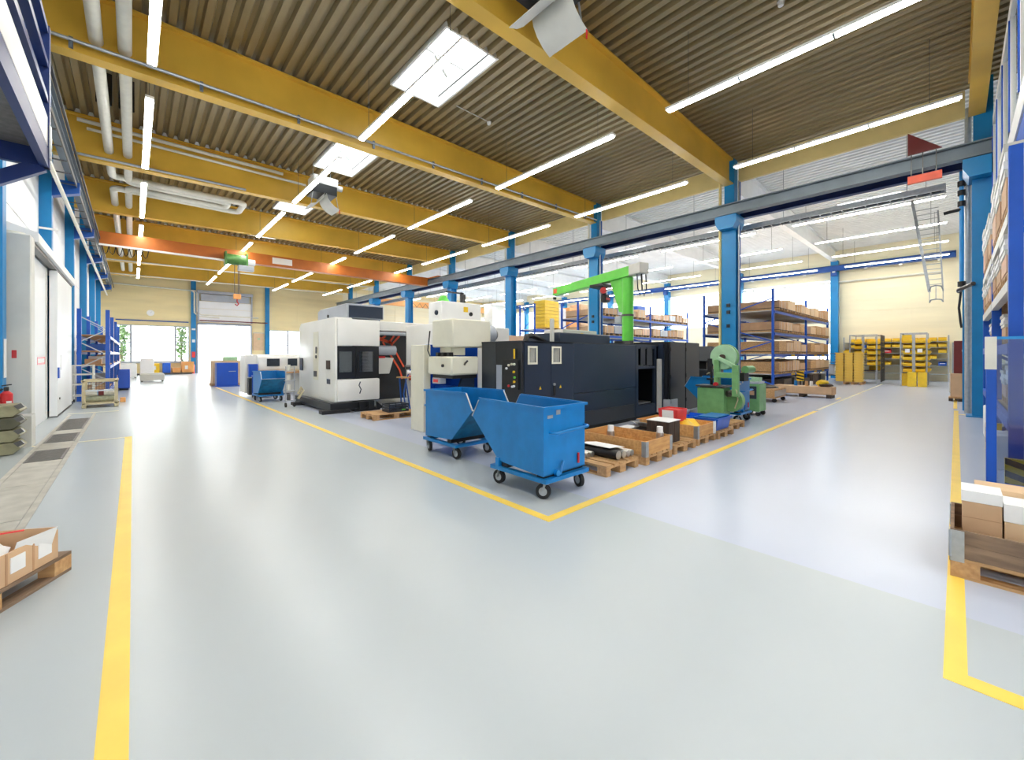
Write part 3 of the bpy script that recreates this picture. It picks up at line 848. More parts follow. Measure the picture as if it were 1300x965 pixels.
# fire extinguisher
t = thing('fire_extinguisher', 'red fire extinguisher with black valve standing behind the stacked metal bins', 'fire extinguisher', (-1.52, 11.1, .55))
ex, ey = -1.6, 11.1
obj('bracket_post', B(ex - .2, ex - .15, ey - .06, ey + .06, .55, .98), 'black', t, smooth=False)
obj('cylinder', MB().cyl((ex, ey, .55), (ex, ey, .94), .075, n=20).cyl((ex, ey, .94), (ex, ey, .99), .075, .03, n=20), 'red', t)
obj('valve', B(ex - .03, ex + .03, ey - .03, ey + .03, .99, 1.06), 'black', t, bev=.01)
obj('lever', MB().bar((ex - .05, ey, 1.08), (ex + .06, ey, 1.1), .03, .02), 'black', t)
obj('hose', MB().tube([(ex - .04, ey - .02, 1.03), (ex - .13, ey - .04, .95), (ex - .12, ey - .05, .7)], .018, 8), 'black', t)
obj('label_plate', B(ex + .01, ex + .07, ey - .08, ey - .075, .66, .82), 'white', t, smooth=False)
st = single('extinguisher_stand', B(-1.9, -1.3, 10.95, 11.35, 0, .55), 'grey_light', 'low grey cabinet under the fire extinguisher', 'cabinet')

# stacked olive metal bins
for i in range(4):
    z = .2 * i
    dark = i == 2
    x0 = -1.9
    t = thing('stacking_bin', '%s steel stacking bin, %s of the pile of four' % ('dark olive' if dark else 'olive grey', ['lowest', 'second from the floor', 'third from the floor', 'topmost'][i]), 'bin', (-1.6, 10.55, z), 'stacked steel bins by the casing')
    m = 'bin_olive_dark' if dark else 'bin_olive'
    obj('tray', MB().prism([(x0, z + .012), (-1.42, z + .012), (-1.33, z + .1), (-1.40, z + .195), (x0, z + .195)], 'y', 10.28, 10.85), m, t, bev=.008)
    obj('rim', MB().bar((x0, 10.275, z + .185), (-1.39, 10.275, z + .185), .03, .025), m, t, smooth=False)
    obj('corner_plate', MB().prism([(-1.36, z + .13), (-1.29, z + .17), (-1.33, z + .23), (-1.41, z + .195)], 'y', 10.25, 10.3), 'steel_dark', t, smooth=False)
    if dark:
        obj('label_holder', B(-1.75, -1.6, 10.27, 10.28, z + .08, z + .12), 'yellow', t, smooth=False)
# ------------------------------------------------------------------ dark machine in the middle
t = thing('machining_centre', 'long dark navy machining centre with vent windows beside the blue tipping carts', 'machine', (8, 6, 0))
X0, X1, Y0 = 5.13, 12.0, 5.30
Y1 = 7.4
obj('plinth', B(X0 + .06, 11.9, Y0 + .08, 6.4, 0, .1), 'black', t, smooth=False)
# end face with control panel
obj('end_panel', B(X0, X0 + .06, Y0, 6.02, .1, 1.86), 'navy_dark', t, bev=.008)  # blacker than the long side; lack of window reflection painted in
obj('end_panel', B(X0, X0 + .06, 6.03, 6.45, .1, 1.86), 'navy_side', t, bev=.008)
cp = obj('control_panel', B(X0 - .03, X0, 5.36, 5.78, .98, 1.52), 'black', t, smooth=False)
obj('screen', B(X0 - .04, X0 - .03, 5.80, 5.95, .95, 1.42), 'machine_grey', cp, smooth=False)
for y, z, c in [(5.45, 1.44, 'beige'), (5.52, 1.44, 'beige'), (5.6, 1.42, 'beige'), (5.66, 1.36, 'paper'), (5.46, 1.3, 'yellow'), (5.45, 1.12, 'yellow'), (5.44, 1.2, 'jib_green'), (5.46, 1.04, 'paper'), (5.5, 1.03, 'paper'), (5.6, 1.04, 'red')]:
    obj('button', MB().cyl((X0 - .03, y, z), (X0 - .055, y, z), .022, n=10), c, cp)
obj('warning_label', B(X0 - .035, X0 - .03, 5.44, 5.48, 1.54, 1.72), 'yellow', t, smooth=False)
# long side
def panel(x0, x1, z0, z1, m='navy', y=Y0, par=t, name='side_panel'):
    return obj(name, B(x0, x1, y, y + .06, z0, z1), m, par, bev=.006)
def vent_panel(x0, x1, vx0, vx1, vz0, vz1):
    p = obj('service_door', MB().box(x0, vx0, Y0, Y0 + .06, .1, 1.86).box(vx1, x1, Y0, Y0 + .06, .1, 1.86).box(vx0, vx1, Y0, Y0 + .06, .1, vz0).box(vx0, vx1, Y0, Y0 + .06, vz1, 1.86), 'navy', t, smooth=False)
    w = .035
    obj('vent_frame', MB().box(vx0 - w, vx1 + w, Y0 - .012, Y0, vz0 - w, vz0).box(vx0 - w, vx1 + w, Y0 - .012, Y0, vz1, vz1 + w).box(vx0 - w, vx0, Y0 - .012, Y0, vz0, vz1).box(vx1, vx1 + w, Y0 - .012, Y0, vz0, vz1), 'beige', p, smooth=False)
    n = 5
    for i in range(n):
        x = vx0 + (vx1 - vx0) * (i + .5) / n
        obj('vent_slat', MB().bar((x, Y0 + .02, vz0), (x, Y0 + .02, vz1), (vx1 - vx0) / n * .85, .008), 'grey_light', p, smooth=False)
    obj('vent_back', B(vx0, vx1, Y0 + .05, Y0 + .055, vz0, vz1), 'grey_light', p, smooth=False)
    return p
d1 = vent_panel(5.20, 5.92, 5.32, 5.50, 1.47, 1.74)
d2 = vent_panel(5.93, 6.60, 5.82 + .15, 6.0 + .18, 1.47, 1.74)
for x, p in ((5.62, d1), (6.2, d2)):
    obj('warning_sticker', MB().prism([(x - .03, .96), (x + .03, .96), (x, 1.02)], 'y', Y0 - .003, Y0), 'yellow', p, smooth=False)
obj('door_handle', B(5.98, 6.03, Y0 - .03, Y0, .82, 1.02), 'black', d2, bev=.008)
obj('lock', MB().cyl((6.0, Y0 - .03, 1.04), (6.0, Y0, 1.04), .025), 'zinc', d2)
panel(6.61, 9.00, .82, 1.84)
panel(6.61, 9.00, .1, .81)
obj('kick_panel', MB().box(6.7, 8.9, Y0 - .015, Y0, .12, .42), 'navy_side', t, smooth=False)
# door recess with work area
rec = obj('door_frame', MB().box(9.01, 9.12, Y0, Y0 + .06, .1, 1.84).box(9.92, 10.02, Y0, Y0 + .06, .1, 1.84).box(9.12, 9.92, Y0, Y0 + .06, 1.26, 1.32).box(9.12, 9.92, Y0, Y0 + .06, .1, .36).box(9.12, 9.92, Y0, Y0 + .06, 1.76, 1.84), 'navy', t, smooth=False)
obj('window_glass', B(9.12, 9.92, Y0 + .03, Y0 + .04, 1.32, 1.76), 'machine_glass', rec, smooth=False)
obj('inner_wall', B(9.12, 9.92, Y0 + .9, Y0 + .94, .3, 1.84), 'black', rec, smooth=False)
obj('chuck', MB().cyl((9.3, Y0 + .6, .82), (9.5, Y0 + .6, .82), .16, n=20), 'steel_dark', rec)
obj('tool_turret', MB().cyl((9.6, Y0 + .6, .98), (9.8, Y0 + .6, .98), .12, n=12), 'steel', rec)
obj('chip_tray', B(9.14, 9.9, Y0 + .1, Y0 + .85, .36, .4), 'steel', rec, smooth=False)
obj('work_lamp', MB().cyl((9.42, Y0 + .3, 1.18), (9.42, Y0 + .3, 1.25), .03), 'paper', rec)
obj('sheet_metal_curtain', MB().box(9.2, 9.42, Y0 - .02, Y0 - .008, 1.36, 1.8).box(9.5, 9.78, Y0 - .02, Y0 - .008, 1.34, 1.8), 'navy_side', rec, smooth=False)
obj('door_post', B(9.98, 10.12, Y0 - .10, Y0 - .02, .12, 1.50), 'grey_light', t, bev=.01)
g = obj('mesh_guard', B(10.13, 10.2, Y0 - .12, Y0 + .02, .1, 1.9), 'navy', t, smooth=False)
obj('grey_box', B(10.14, 10.6, Y0 - .3, Y0 - .12, .06, .45), 'machine_grey', t, bev=.01)
# right cabinets
for x0, x1 in ((10.22, 11.08), (11.12, 11.98)):
    c = obj('cabinet_door', B(x0, x1, 5.02, 5.08, .1, 1.94), 'navy_dark', t, bev=.008)
    for z in (.35, 1.0, 1.7):
        obj('hinge', B(x0 - .02, x0 + .01, 5.0, 5.03, z, z + .1), 'black', c, smooth=False)
obj('cabinet_body', B(10.2, 12.0, 5.08, 6.9, .1, 1.95), 'navy_dark', t, smooth=False)
obj('body', B(X0 + .06, 6.0, Y0 + .06, 6.45, .1, 1.84), 'navy', t, smooth=False)
obj('body', B(6.0, 9.02, Y0 + .06, Y1, .1, 1.84), 'navy', t, smooth=False)
obj('body', B(9.02, 10.2, Y0 + .95, Y1, .1, 1.84), 'navy', t, smooth=False)
obj('roof_panel', B(X0, 6.0, Y0, 6.45, 1.84, 1.87), 'navy_side', t, smooth=False)
obj('roof_panel', B(6.0, 10.2, Y0, Y1, 1.84, 1.87), 'navy_side', t, smooth=False)
obj('top_housing', B(7.1, 9.1, 6.1, 7.2, 1.87, 2.12), 'navy', t, bev=.02)
obj('hose_bundle', MB().tube([(6.3, 6.4, 1.88), (6.4, 6.45, 2.02), (6.6, 6.5, 2.05), (6.85, 6.5, 1.98), (7.05, 6.5, 1.9)], .06, 8), 'black', t)
obj('signal_post', B(6.85, 6.93, 6.1, 6.18, 1.87, 2.42), 'grey_light', t, bev=.01)
obj('roof_fitting', MB().box(9.3, 9.6, 5.8, 6.1, 1.87, 1.97).cyl((9.8, 5.9, 1.87), (9.8, 5.9, 1.99), .06), 'steel_dark', t)

# ------------------------------------------------------------------ beige milling head machine with blue back
t = thing('milling_machine', 'beige and blue milling machine with tall pale cabinet behind the tipping carts', 'machine', (4.9, 7.3, 0))
obj('cabinet', B(4.43, 4.6, 7.5, 8.03, 0, 1.82), 'beige', t, bev=.01)
obj('column_panel', B(4.6, 5.95, 7.62, 7.9, 0, 1.83), 'machine_blue', t, bev=.01)
obj('base', B(4.75, 5.08, 6.6, 7.6, 0, .95), 'machine_blue', t, bev=.02)
hd = obj('head_housing', B(4.47, 5.42, 6.5, 7.24, 1.76, 2.31), 'beige', t, bev=.025)
obj('neck', B(4.6, 4.95, 6.75, 7.15, 1.6, 1.76), 'beige', t, bev=.01)
lo = obj('table_housing', MB().prism([(4.44, 6.5), (5.1, 6.5), (5.1, 7.3), (4.44, 7.36)], 'z', 1.22, 1.58), 'beige', t, bev=.03)
obj('knob', MB().cyl((4.44, 6.78, 1.4), (4.41, 6.78, 1.4), .03), 'black', lo)
obj('lever', MB().tube([(4.75, 6.5, 1.42), (4.72, 6.44, 1.45), (4.75, 6.4, 1.5)], .02, 6), 'steel_dark', lo)
obj('under_tray', B(4.5, 5.08, 6.55, 7.25, 1.15, 1.22), 'black', t, smooth=False)
obj('drive_unit', B(4.48, 4.62, 6.95, 7.25, 1.03, 1.15), 'machine_grey', t, bev=.01)
obj('maker_plate', B(4.475, 4.48, 7.03, 7.2, 1.06, 1.12), 'bin_red', t, smooth=False)
obj('column_guard', MB().prism([(4.7, .95), (5.08, .95), (5.08, 1.2), (4.8, 1.2)], 'y', 6.62, 6.68), 'navy', t, smooth=False)
obj('cable', MB().tube([(4.46, 7.3, 2.1), (4.44, 7.35, 1.7), (4.5, 7.3, 1.5), (4.7, 7.2, 1.62), (4.9, 7.0, 1.6)], .014, 6), 'black', t)
for y in (6.7, 6.9, 7.1):
    obj('clamp_block', B(4.52, 4.62, y, y + .08, 1.58, 1.66), 'black', t, smooth=False)
obj('motor', MB().cyl((5.42, 6.9, 2.05), (5.75, 6.9, 2.05), .2, n=18), 'machine_grey', t)
obj('motor_cap', MB().cyl((5.75, 6.9, 2.05), (5.85, 6.9, 2.05), .2, .12, n=18), 'black', t)

# ------------------------------------------------------------------ white machining centre with dark doors
t = thing('machining_centre', 'white machining centre with dark glazed doors and orange striped guard', 'machine', (5.2, 13, 0))
ax0, ax1, ay0, ay1 = 4.08, 5.37, 11.6, 14.9
obj('plinth', MB().box(3.95, 5.2, 11.55, 14.9, .05, .28), 'navy_dark', t, bev=.02)
for x, y in ((3.72, 11.5), (4.6, 11.5), (3.72, 14.2)):
    obj('foot', B(x, x + .75, y, y + .3, 0, .1), 'black', t, bev=.01)
for i in range(3):
    obj('floor_rib', MB().prism([(4.7 + .25 * i, .05), (4.95 + .25 * i, .05), (4.7 + .25 * i, .26)], 'y', 11.42, 11.46), 'navy_dark', t, smooth=False)
# body shell made of left cover and front column
side = MB().prism([(ay0 + .02, .28), (ay1 - .2, .22), (ay1, .4), (ay1, 2.5), (ay1 - .15, 2.64), (ay0 + .02, 2.66)], 'x', ax0, ax0 + .5)
obj('side_cover', side, 'machine_white', t, bev=.03, seg=2)
obj('side_slot', B(ax0 - .012, ax0, 12.95, 13.4, .85, 2.3), 'beige', t, smooth=False)
obj('slot_fitting', MB().cyl((ax0 - .04, 13.1, 1.55), (ax0 - .01, 13.1, 1.55), .05).box(ax0 - .05, ax0 - .01, 13.05, 13.25, .95, 1.12).box(ax0 - .04, ax0 - .01, 13.05, 13.12, 1.65, 1.85), 'steel_dark', t)
obj('emergency_plate', B(ax0 - .02, ax0, 11.95, 12.25, 1.2, 1.45), 'wood_dark', t, smooth=False)
obj('socket_plate', B(ax0 - .015, ax0, 11.95, 12.2, .78, .92), 'navy', t, smooth=False)
obj('grip', B(ax0 - .03, ax0, 14.45, 14.75, 1.1, 1.5), 'navy', t, bev=.01)
obj('front_lower', B(ax0 + .06, ax1, ay0 - .03, ay0 + .12, .3, .92), 'machine_white', t, bev=.04, seg=2)
obj('front_upper', B(ax0 + .06, ax1, ay0 - .03, ay0 + .12, 1.86, 2.62), 'machine_white', t, bev=.03, seg=2)
obj('emblem', MB().tube([(4.78, ay0 - .035, .84), (4.74, ay0 - .035, .74), (4.80, ay0 - .035, .62), (4.76, ay0 - .035, .5)], .015, 6), 'navy', t)
for x0, x1, wx0, wx1 in ((4.15, 4.66, 4.2, 4.56), (4.68, 5.35, 4.76, 5.18)):
    dr = obj('front_door', MB().box(x0, wx0, ay0, ay0 + .06, .93, 1.85).box(wx1, x1, ay0, ay0 + .06, .93, 1.85).box(wx0, wx1, ay0, ay0 + .06, .93, 1.12).box(wx0, wx1, ay0, ay0 + .06, 1.7, 1.85), 'navy_dark', t, smooth=False)
    obj('door_glass', B(wx0, wx1, ay0 + .02, ay0 + .03, 1.12, 1.7), 'machine_glass', dr, smooth=False)
    obj('door_handle', MB().bar((x1 - .06 if x0 < 4.5 else x0 + .05, ay0 - .03, 1.15), (x1 - .06 if x0 < 4.5 else x0 + .05, ay0 - .03, 1.6), .025, .025), 'black', dr, smooth=False)
obj('inner_wall', B(4.6, 5.34, ay0 + .42, ay0 + .44, .95, 1.84), 'paper', t, smooth=False)
for i in range(6):
    obj('tool_holder', MB().cyl((4.28, ay0 + .3, 1.16 + .1 * i), (4.56, ay0 + .3, 1.16 + .1 * i), .03, n=8), 'steel', t)
    obj('tool_holder', MB().cyl((4.95, ay0 + .3, 1.16 + .1 * i), (5.15, ay0 + .3, 1.16 + .1 * i), .03, n=8), 'steel', t)
obj('top_box', MB().prism([(ay0 + .1, 2.66), (14.2, 2.66), (14.2, 3.0), (14.0, 3.06), (ay0 + .1, 3.08)], 'x', 4.45, 5.55), 'machine_grey', t, bev=.02)
obj('top_grille', B(4.5, 5.5, ay0 + .07, ay0 + .1, 2.68, 3.02), 'navy', t, smooth=False)
obj('top_knob', MB().cyl((4.45, 13.2, 2.8), (4.42, 13.2, 2.8), .05), 'black', t)
# recessed main housing to the right
obj('main_body', B(ax0 + .5, 7.3, 12.75, 14.9, .15, 2.62), 'navy_dark', t, smooth=False)
obj('main_roof', B(5.38, 7.35, 12.2, 14.9, 2.36, 2.66), 'machine_white', t, bev=.02)
obj('roof_tube', MB().cyl((5.4, 12.25, 2.28), (7.0, 12.25, 2.28), .06), 'machine_grey', t)
for a, b in [((5.5, 2.2), (6.35, 1.98)), ((5.8, 2.2), (6.35, 1.98)), ((6.0, 2.02), (6.6, 1.1)), ((6.3, 1.98), (6.75, 1.2)), ((6.35, 1.98), (6.6, 2.24)), ((6.2, 2.0), (6.4, 2.24)), ((5.9, 2.1), (6.1, 2.22)), ((6.6, 1.1), (6.7, .8))]:
    obj('orange_stripe', MB().bar((a[0], 12.73, a[1]), (b[0], 12.73, b[1]), .03, .055), 'orange', t, smooth=False)
obj('tool_console', MB().prism([(5.6, 1.0), (6.1, 1.0), (6.25, 1.5), (5.6, 1.55)], 'y', 12.45, 12.75), 'grey_light', t, bev=.01)
obj('console_strip', B(5.6, 5.95, 12.44, 12.46, 1.5, 1.56), 'red', t, smooth=False)
obj('console_pipe', MB().cyl((5.6, 12.5, 1.75), (6.3, 12.5, 1.75), .16, n=18), 'machine_grey', t)

# ------------------------------------------------------------------ white lathe behind the cabinet
t = thing('grinding_machine', 'tall white grinding machine with top control box behind the beige mill', 'machine', (6.9, 10, 0))
obj('front_cover', B(5.9, 6.3, 9.1, 11.0, .35, 2.46), 'machine_white', t, bev=.04, seg=2)
obj('lower_panel', B(5.92, 6.4, 9.1, 10.9, .0, .35), 'beige', t, bev=.01)
obj('body', B(6.3, 8.3, 9.1, 10.9, .05, 2.4), 'machine_white', t, bev=.02)
bx = obj('control_box', B(6.3, 7.7, 9.7, 10.4, 2.5, 3.12), 'white', t, bev=.02)
obj('box_stand', B(6.4, 7.5, 9.8, 10.3, 2.4, 2.5), 'steel_dark', t, smooth=False)
obj('knob', MB().cyl((6.3, 9.95, 2.8), (6.27, 9.95, 2.8), .07), 'navy', bx)
obj('knob', MB().cyl((7.3, 9.7, 2.8), (7.3, 9.67, 2.8), .06), 'black', bx)
obj('sticker', B(7.05, 7.2, 9.69, 9.7, 2.85, 3.0), 'yellow', bx, smooth=False)
obj('green_cap', MB().cyl((6.55, 10.0, 3.12), (6.55, 10.0, 3.3), .2, .08), 'jib_green', t)
obj('valve_stack', MB().box(7.1, 7.16, 9.9, 9.96, 3.12, 3.45).box(7.2, 7.26, 9.9, 9.96, 3.12, 3.4).box(6.6, 7.2, 9.9, 9.95, 3.4, 3.44), 'steel_dark', t, smooth=False)
for i, c in enumerate(['steel_dark', 'paper', 'red', 'steel']):
    obj('valve', MB().cyl((5.88, 10.7 - .1 * i, 1.25 - .15 * i), (5.76, 10.75 - .1 * i, 1.25 - .15 * i), .07, n=10), c, t)
obj('hose', MB().tube([(5.84, 10.6, 1.2), (5.7, 10.6, .9), (5.62, 10.6, .5), (5.68, 10.6, .15)], .02, 6), 'rail_blue', t)
obj('shelf', B(5.55, 5.9, 10.4, 10.9, .95, .98), 'wood', t, smooth=False)
obj('shelf_leg', MB().bar((5.6, 10.8, .95), (5.62, 10.7, .02), .03, .03), 'rail_blue', t, smooth=False)
obj('shelf_leg', MB().bar((5.6, 10.45, .95), (5.75, 10.45, .02), .03, .03), 'rail_blue', t, smooth=False)

# ------------------------------------------------------------------ lathe at the back of the island
t = thing('lathe', 'white lathe with grey sloped chip conveyor beside the far blue tipping cart', 'machine', (4.6, 19, 0))
obj('base', B(3.75, 6.2, 18.7, 19.8, .05, .9), 'grey_light', t, bev=.02)
obj('bed_tray', B(3.5, 6.0, 18.3, 18.9, .86, .95), 'wood', t, smooth=False)
u = obj('upper_housing', MB().prism([(18.55, .98), (19.9, .98), (19.9, 1.62), (18.8, 1.62), (18.55, 1.5)], 'x', 3.6, 5.5), 'machine_white', t, bev=.03)
obj('window_pane', B(3.9, 4.35, 18.52, 18.55, 1.15, 1.45), 'screen', u, smooth=False)
obj('window_pane', B(4.65, 5.0, 18.52, 18.55, 1.15, 1.45), 'screen', u, smooth=False)
obj('conveyor', MB().prism([(5.4, 1.02), (7.0, 1.02), (6.6, 1.5), (5.7, 1.56)], 'y', 18.2, 19.4), 'machine_grey', t, bev=.02)
obj('conveyor_leg', MB().prism([(6.2, .1), (6.7, .1), (6.8, 1.02), (6.0, 1.02)], 'y', 18.3, 19.0), 'navy_side', t, smooth=False)
obj('headstock', B(3.2, 3.7, 18.8, 19.8, .1, 1.6), 'machine_white', t, bev=.03)
obj('control_arm', B(3.25, 3.55, 18.3, 18.55, .75, 1.25), 'machine_blue', t, bev=.01)
obj('side_cabinet', B(3.28, 3.75, 18.5, 18.8, .05, .7), 'navy_side', t, bev=.01)
t = thing('blue_cabinet', 'plain blue steel cabinet by the yellow line far down the aisle', 'cabinet', (3.25, 25, 0))
obj('body', B(3.05, 3.95, 24.9, 25.5, .04, 1.2), 'machine_blue', t, bev=.015)
obj('door', B(3.07, 3.93, 24.885, 24.9, .08, 1.16), 'machine_blue', t, smooth=False)
obj('base', B(2.98, 4.0, 24.8, 25.5, 0, .04), 'rack_blue', t, smooth=False)
obj('handle', B(3.55, 3.85, 24.87, 24.885, .75, .78), 'zinc', t, smooth=False)
single('green_box', B(3.5, 4.1, 26.0, 26.5, 1.3, 1.5), 'saw_pale', 'pale green box on the pile behind the blue cabinet', 'box')
t = thing('crate_pile', 'pale wooden crate standing behind the blue cabinet', 'crate', (3.4, 26.2, 0))
obj('body', B(3.0, 4.2, 25.8, 26.7, .12, 1.3), 'card_pale', t, bev=.01)
obj('pallet', B(2.95, 4.25, 25.75, 26.75, 0, .12), 'wood', t, smooth=False)
# table with blue frame
t = thing('tool_trolley', 'blue framed grey tool trolley between the lathe and the far tipping cart', 'trolley', (3.65, 18, 0))
tx, ty = 3.62, 17.7
obj('top', B(tx - .35, tx + .35, ty - .3, ty + .3, .78, .84), 'rack_blue', t, bev=.01)
obj('shelf', B(tx - .33, tx + .33, ty - .28, ty + .28, .12, .17), 'rack_blue', t, smooth=False)
obj('back', B(tx - .3, tx + .3, ty + .2, ty + .24, .17, .78), 'machine_grey', t, smooth=False)
for dx in (-.33, .29):
    for dy in (-.28, .24):
        obj('leg', B(tx + dx, tx + dx + .04, ty + dy, ty + dy + .04, .06, .78), 'rack_blue', t, smooth=False)
        obj('caster', MB().cyl((tx + dx + .01, ty + dy + .02, .035), (tx + dx + .03, ty + dy + .02, .035), .035), 'rubber', t)
# ladder trolley
t = thing('bottle_trolley', 'narrow grey wheeled trolley with shelves beside the white machining centre', 'trolley', (3.5, 13.8, 0))
qx, qy = 3.55, 13.9
for dx in (-.12, .12):
    obj('upright', MB().bar((qx + dx, qy, .1), (qx + dx, qy, 1.25), .025, .025), 'zinc', t, smooth=False)
    obj('wheel', MB().cyl((qx + dx - .02, qy, .07), (qx + dx + .02, qy, .07), .07), 'rubber', t)
for z in (.2, .5, .8, 1.1):
    obj('shelf', B(qx - .14, qx + .14, qy - .1, qy + .12, z, z + .02), 'zinc', t, smooth=False)
    obj('canister', MB().cyl((qx - .04, qy, z + .02), (qx - .04, qy, z + .2), .05, n=10), 'pipe_white' if z > .3 else 'steel_dark', t)
obj('hose', MB().tube([(qx + .2, qy - .1, .25), (qx + .35, qy - .1, .5), (qx + .3, qy - .1, .6), (qx + .2, qy - .1, .4)], .04, 8), 'khaki', t)

# ------------------------------------------------------------------ green jib crane
JX, JY = 13.0, 7.97
t = thing('jib_crane', 'bright green pillar jib crane standing behind the dark machine', 'crane', (JX, JY, 0))
obj('pillar', MB().cyl((JX, JY, .03), (JX, JY, 4.35), .2, n=24), 'jib_green', t)
obj('base_plate', MB().cyl((JX, JY, 0), (JX, JY, .03), .45, n=24), 'jib_green', t)
obj('band', MB().cyl((JX, JY, 2.98), (JX, JY, 3.05), .215, n=24), 'steel_dark', t)
dirv = Vector((1.7, 4.93, 0)).normalized()
dn = Vector((-dirv.y, dirv.x, 0))
C0 = Vector((JX, JY, 4.58))
p0 = C0 - dirv * .25; p1 = C0 + dirv * 5.25
obj('boom', MB().bar(p0, p1, .2, .34), 'jib_green', t, bev=.01)
obj('boom_flange', MB().bar(p0 - Vector((0, 0, .18)), p1 - Vector((0, 0, .18)), .32, .025), 'jib_green', t, smooth=False)
w = C0 + dirv * .55
mb = MB()
q = [C0 + dirv * .15 + Vector((0, 0, -.2)), C0 + dirv * .95 + Vector((0, 0, -.2)), C0 + dirv * .42 + Vector((0, 0, -1.4)), C0 + dirv * .22 + Vector((0, 0, -1.45))]
mb.add([v + dn * .05 for v in q] + [v - dn * .05 for v in q], [(0, 1, 2, 3), (7, 6, 5, 4), (0, 4, 5, 1), (1, 5, 6, 2), (2, 6, 7, 3), (3, 7, 4, 0)])
obj('gusset', mb, 'jib_green', t, smooth=False)
b = C0 + dirv * .42 + Vector((0, 0, -1.62))
obj('slew_motor', MB().box(b.x - .16, b.x + .16, b.y - .14, b.y + .14, b.z - .2, b.z + .05), 'machine_grey', t, bev=.02)
c = C0 - dirv * .5
obj('junction_box', MB().bar(C0 - dirv * .26 - Vector((0, 0, .02)), C0 - dirv * .85 - Vector((0, 0, .02)), .4, .36), 'grey_light', t, bev=.02)
for s_ in (.1, -.08):
    a = C0 - dirv * .6 + dn * s_
    obj('cable_loop', MB().tube([a + Vector((0, 0, -.2)), a + Vector((.02, -.02, -.7)), a + Vector((.06, -.08, -.95)), a + Vector((.1, -.14, -.7)), a + Vector((.1, -.12, -.2))], .022, 6), 'black', t)
e = C0 + dirv * 5.26
obj('end_marker', MB().bar(e - dirv * .4 + dn * .115 * 1.0 , e - dirv * .1 + dn * .115, .01, .2), 'orange', t, smooth=False)
obj('end_marker', MB().bar(e - dirv * .4 - dn * .115, e - dirv * .1 - dn * .115, .01, .2), 'orange', t, smooth=False)
obj('trolley_stop', MB().cyl(e - Vector((0, 0, .3)) - dn * .06, e - Vector((0, 0, .3)) + dn * .06, .06), 'black', t)
h_ = C0 + dirv * 1.5
t = thing('chain_hoist', 'black and red chain hoist hanging from the green jib boom', 'hoist', (h_.x, h_.y, 3.6))
obj('trolley', MB().box(h_.x - .45, h_.x + .2, h_.y - .3, h_.y + .3, 4.2, 4.32), 'black', t, bev=.02)
obj('motor', MB().cyl((h_.x - .3, h_.y - .25, 4.05), (h_.x + .3, h_.y + .15, 4.05), .13), 'black', t)
obj('brake_cover', MB().cyl((h_.x - .42, h_.y - .33, 4.05), (h_.x - .3, h_.y - .25, 4.05), .12), 'red', t)
obj('chain_bag', B(h_.x + .0, h_.x + .3, h_.y - .15, h_.y + .1, 3.66, 3.95), 'black', t, bev=.03)
obj('bag_label', B(h_.x + .02, h_.x + .28, h_.y - .16, h_.y - .15, 3.75, 3.83), 'red', t, smooth=False)
obj('chain', MB().cyl((h_.x - .15, h_.y, 4.0), (h_.x - .15, h_.y, 2.9), .012, n=6), 'zinc', t)

# ------------------------------------------------------------------ green band saw
t = thing('band_saw', 'old green band saw with round wheel guard beside the dark cabinets', 'band saw', (10.1, 3.9, 0))
bxa, bxb, bya, byb = 9.9, 10.3, 3.6, 4.2
obj('cabinet', B(bxa, bxb, bya, byb, 0, .84), 'saw_green', t, bev=.012)
obj('table', B(bxa - .03, bxb + .02, bya - .05, byb + .03, .86, .9), 'steel_dark', t, bev=.006)
obj('table_support', B(bxa + .05, bxb - .05, bya + .05, byb - .05, .84, .86), 'black', t, smooth=False)
obj('handwheel', MB().cyl((bxa - .02, 3.78, .93), (bxa + .06, 3.78, .93), .05), 'red', t)
obj('clamp_post', MB().cyl((10.1, 3.95, .9), (10.1, 3.95, 1.25), .03).box(9.95, 10.25, 3.9, 4.0, 1.02, 1.06), 'black', t)
obj('blade_guide', B(10.05, 10.12, 3.92, 4.02, 1.2, 1.52), 'black', t, smooth=False)
# upper wheel guard: disc facing the aisle
uc = Vector((10.12, 3.68, 1.56))
obj('upper_wheel_guard', MB().cyl(uc + Vector((-.05, -.0, 0)), uc + Vector((.05, 0, 0)), .285, n=36), 'saw_pale', t)
obj('guard_rim', MB().cyl(uc + Vector((.05, 0, 0)), uc + Vector((.12, 0, 0)), .30, n=36), 'saw_green', t)
obj('wheel_hub', MB().cyl(uc + Vector((-.12, 0, 0)), uc + Vector((-.05, 0, 0)), .06, n=14), 'wood_dark', t)
obj('frame_arm', MB().bar(uc + Vector((-.1, .08, -.02)), (9.98, 3.36, 1.32), .07, .09), 'saw_pale', t, bev=.01)
obj('frame_column', B(10.0, 10.12, 3.74, 3.86, .9, 1.5), 'saw_green', t, bev=.01)
obj('blade_cover', B(9.92, 10.02, 3.30, 3.44, .66, 1.38), 'saw_green', t, bev=.012)
obj('bow_beam', B(9.96, 10.1, 3.44, 3.80, 1.08, 1.2), 'saw_green', t, bev=.01)
obj('lower_wheel_guard', MB().cyl((10.1, 3.52, .55), (10.28, 3.52, .55), .25, n=30), 'saw_green', t)
obj('drive_gear', MB().cyl((9.96, 3.55, .72), (10.02, 3.5, .72), .07).cyl((9.98, 3.5, .78), (10.0, 3.44, .74), .04), 'steel_dark', t)
obj('motor', MB().cyl((10.35, 3.3, 1.27), (10.7, 3.26, 1.27), .085), 'saw_green', t)
obj('motor_mount', MB().box(10.3, 10.6, 3.3, 3.4, 1.0, 1.2), 'black', t)
obj('hose', MB().tube([(9.95, 3.4, .9), (9.92, 3.33, .8), (9.95, 3.32, .6), (10.0, 3.4, .4)], .012, 6), 'khaki', t)
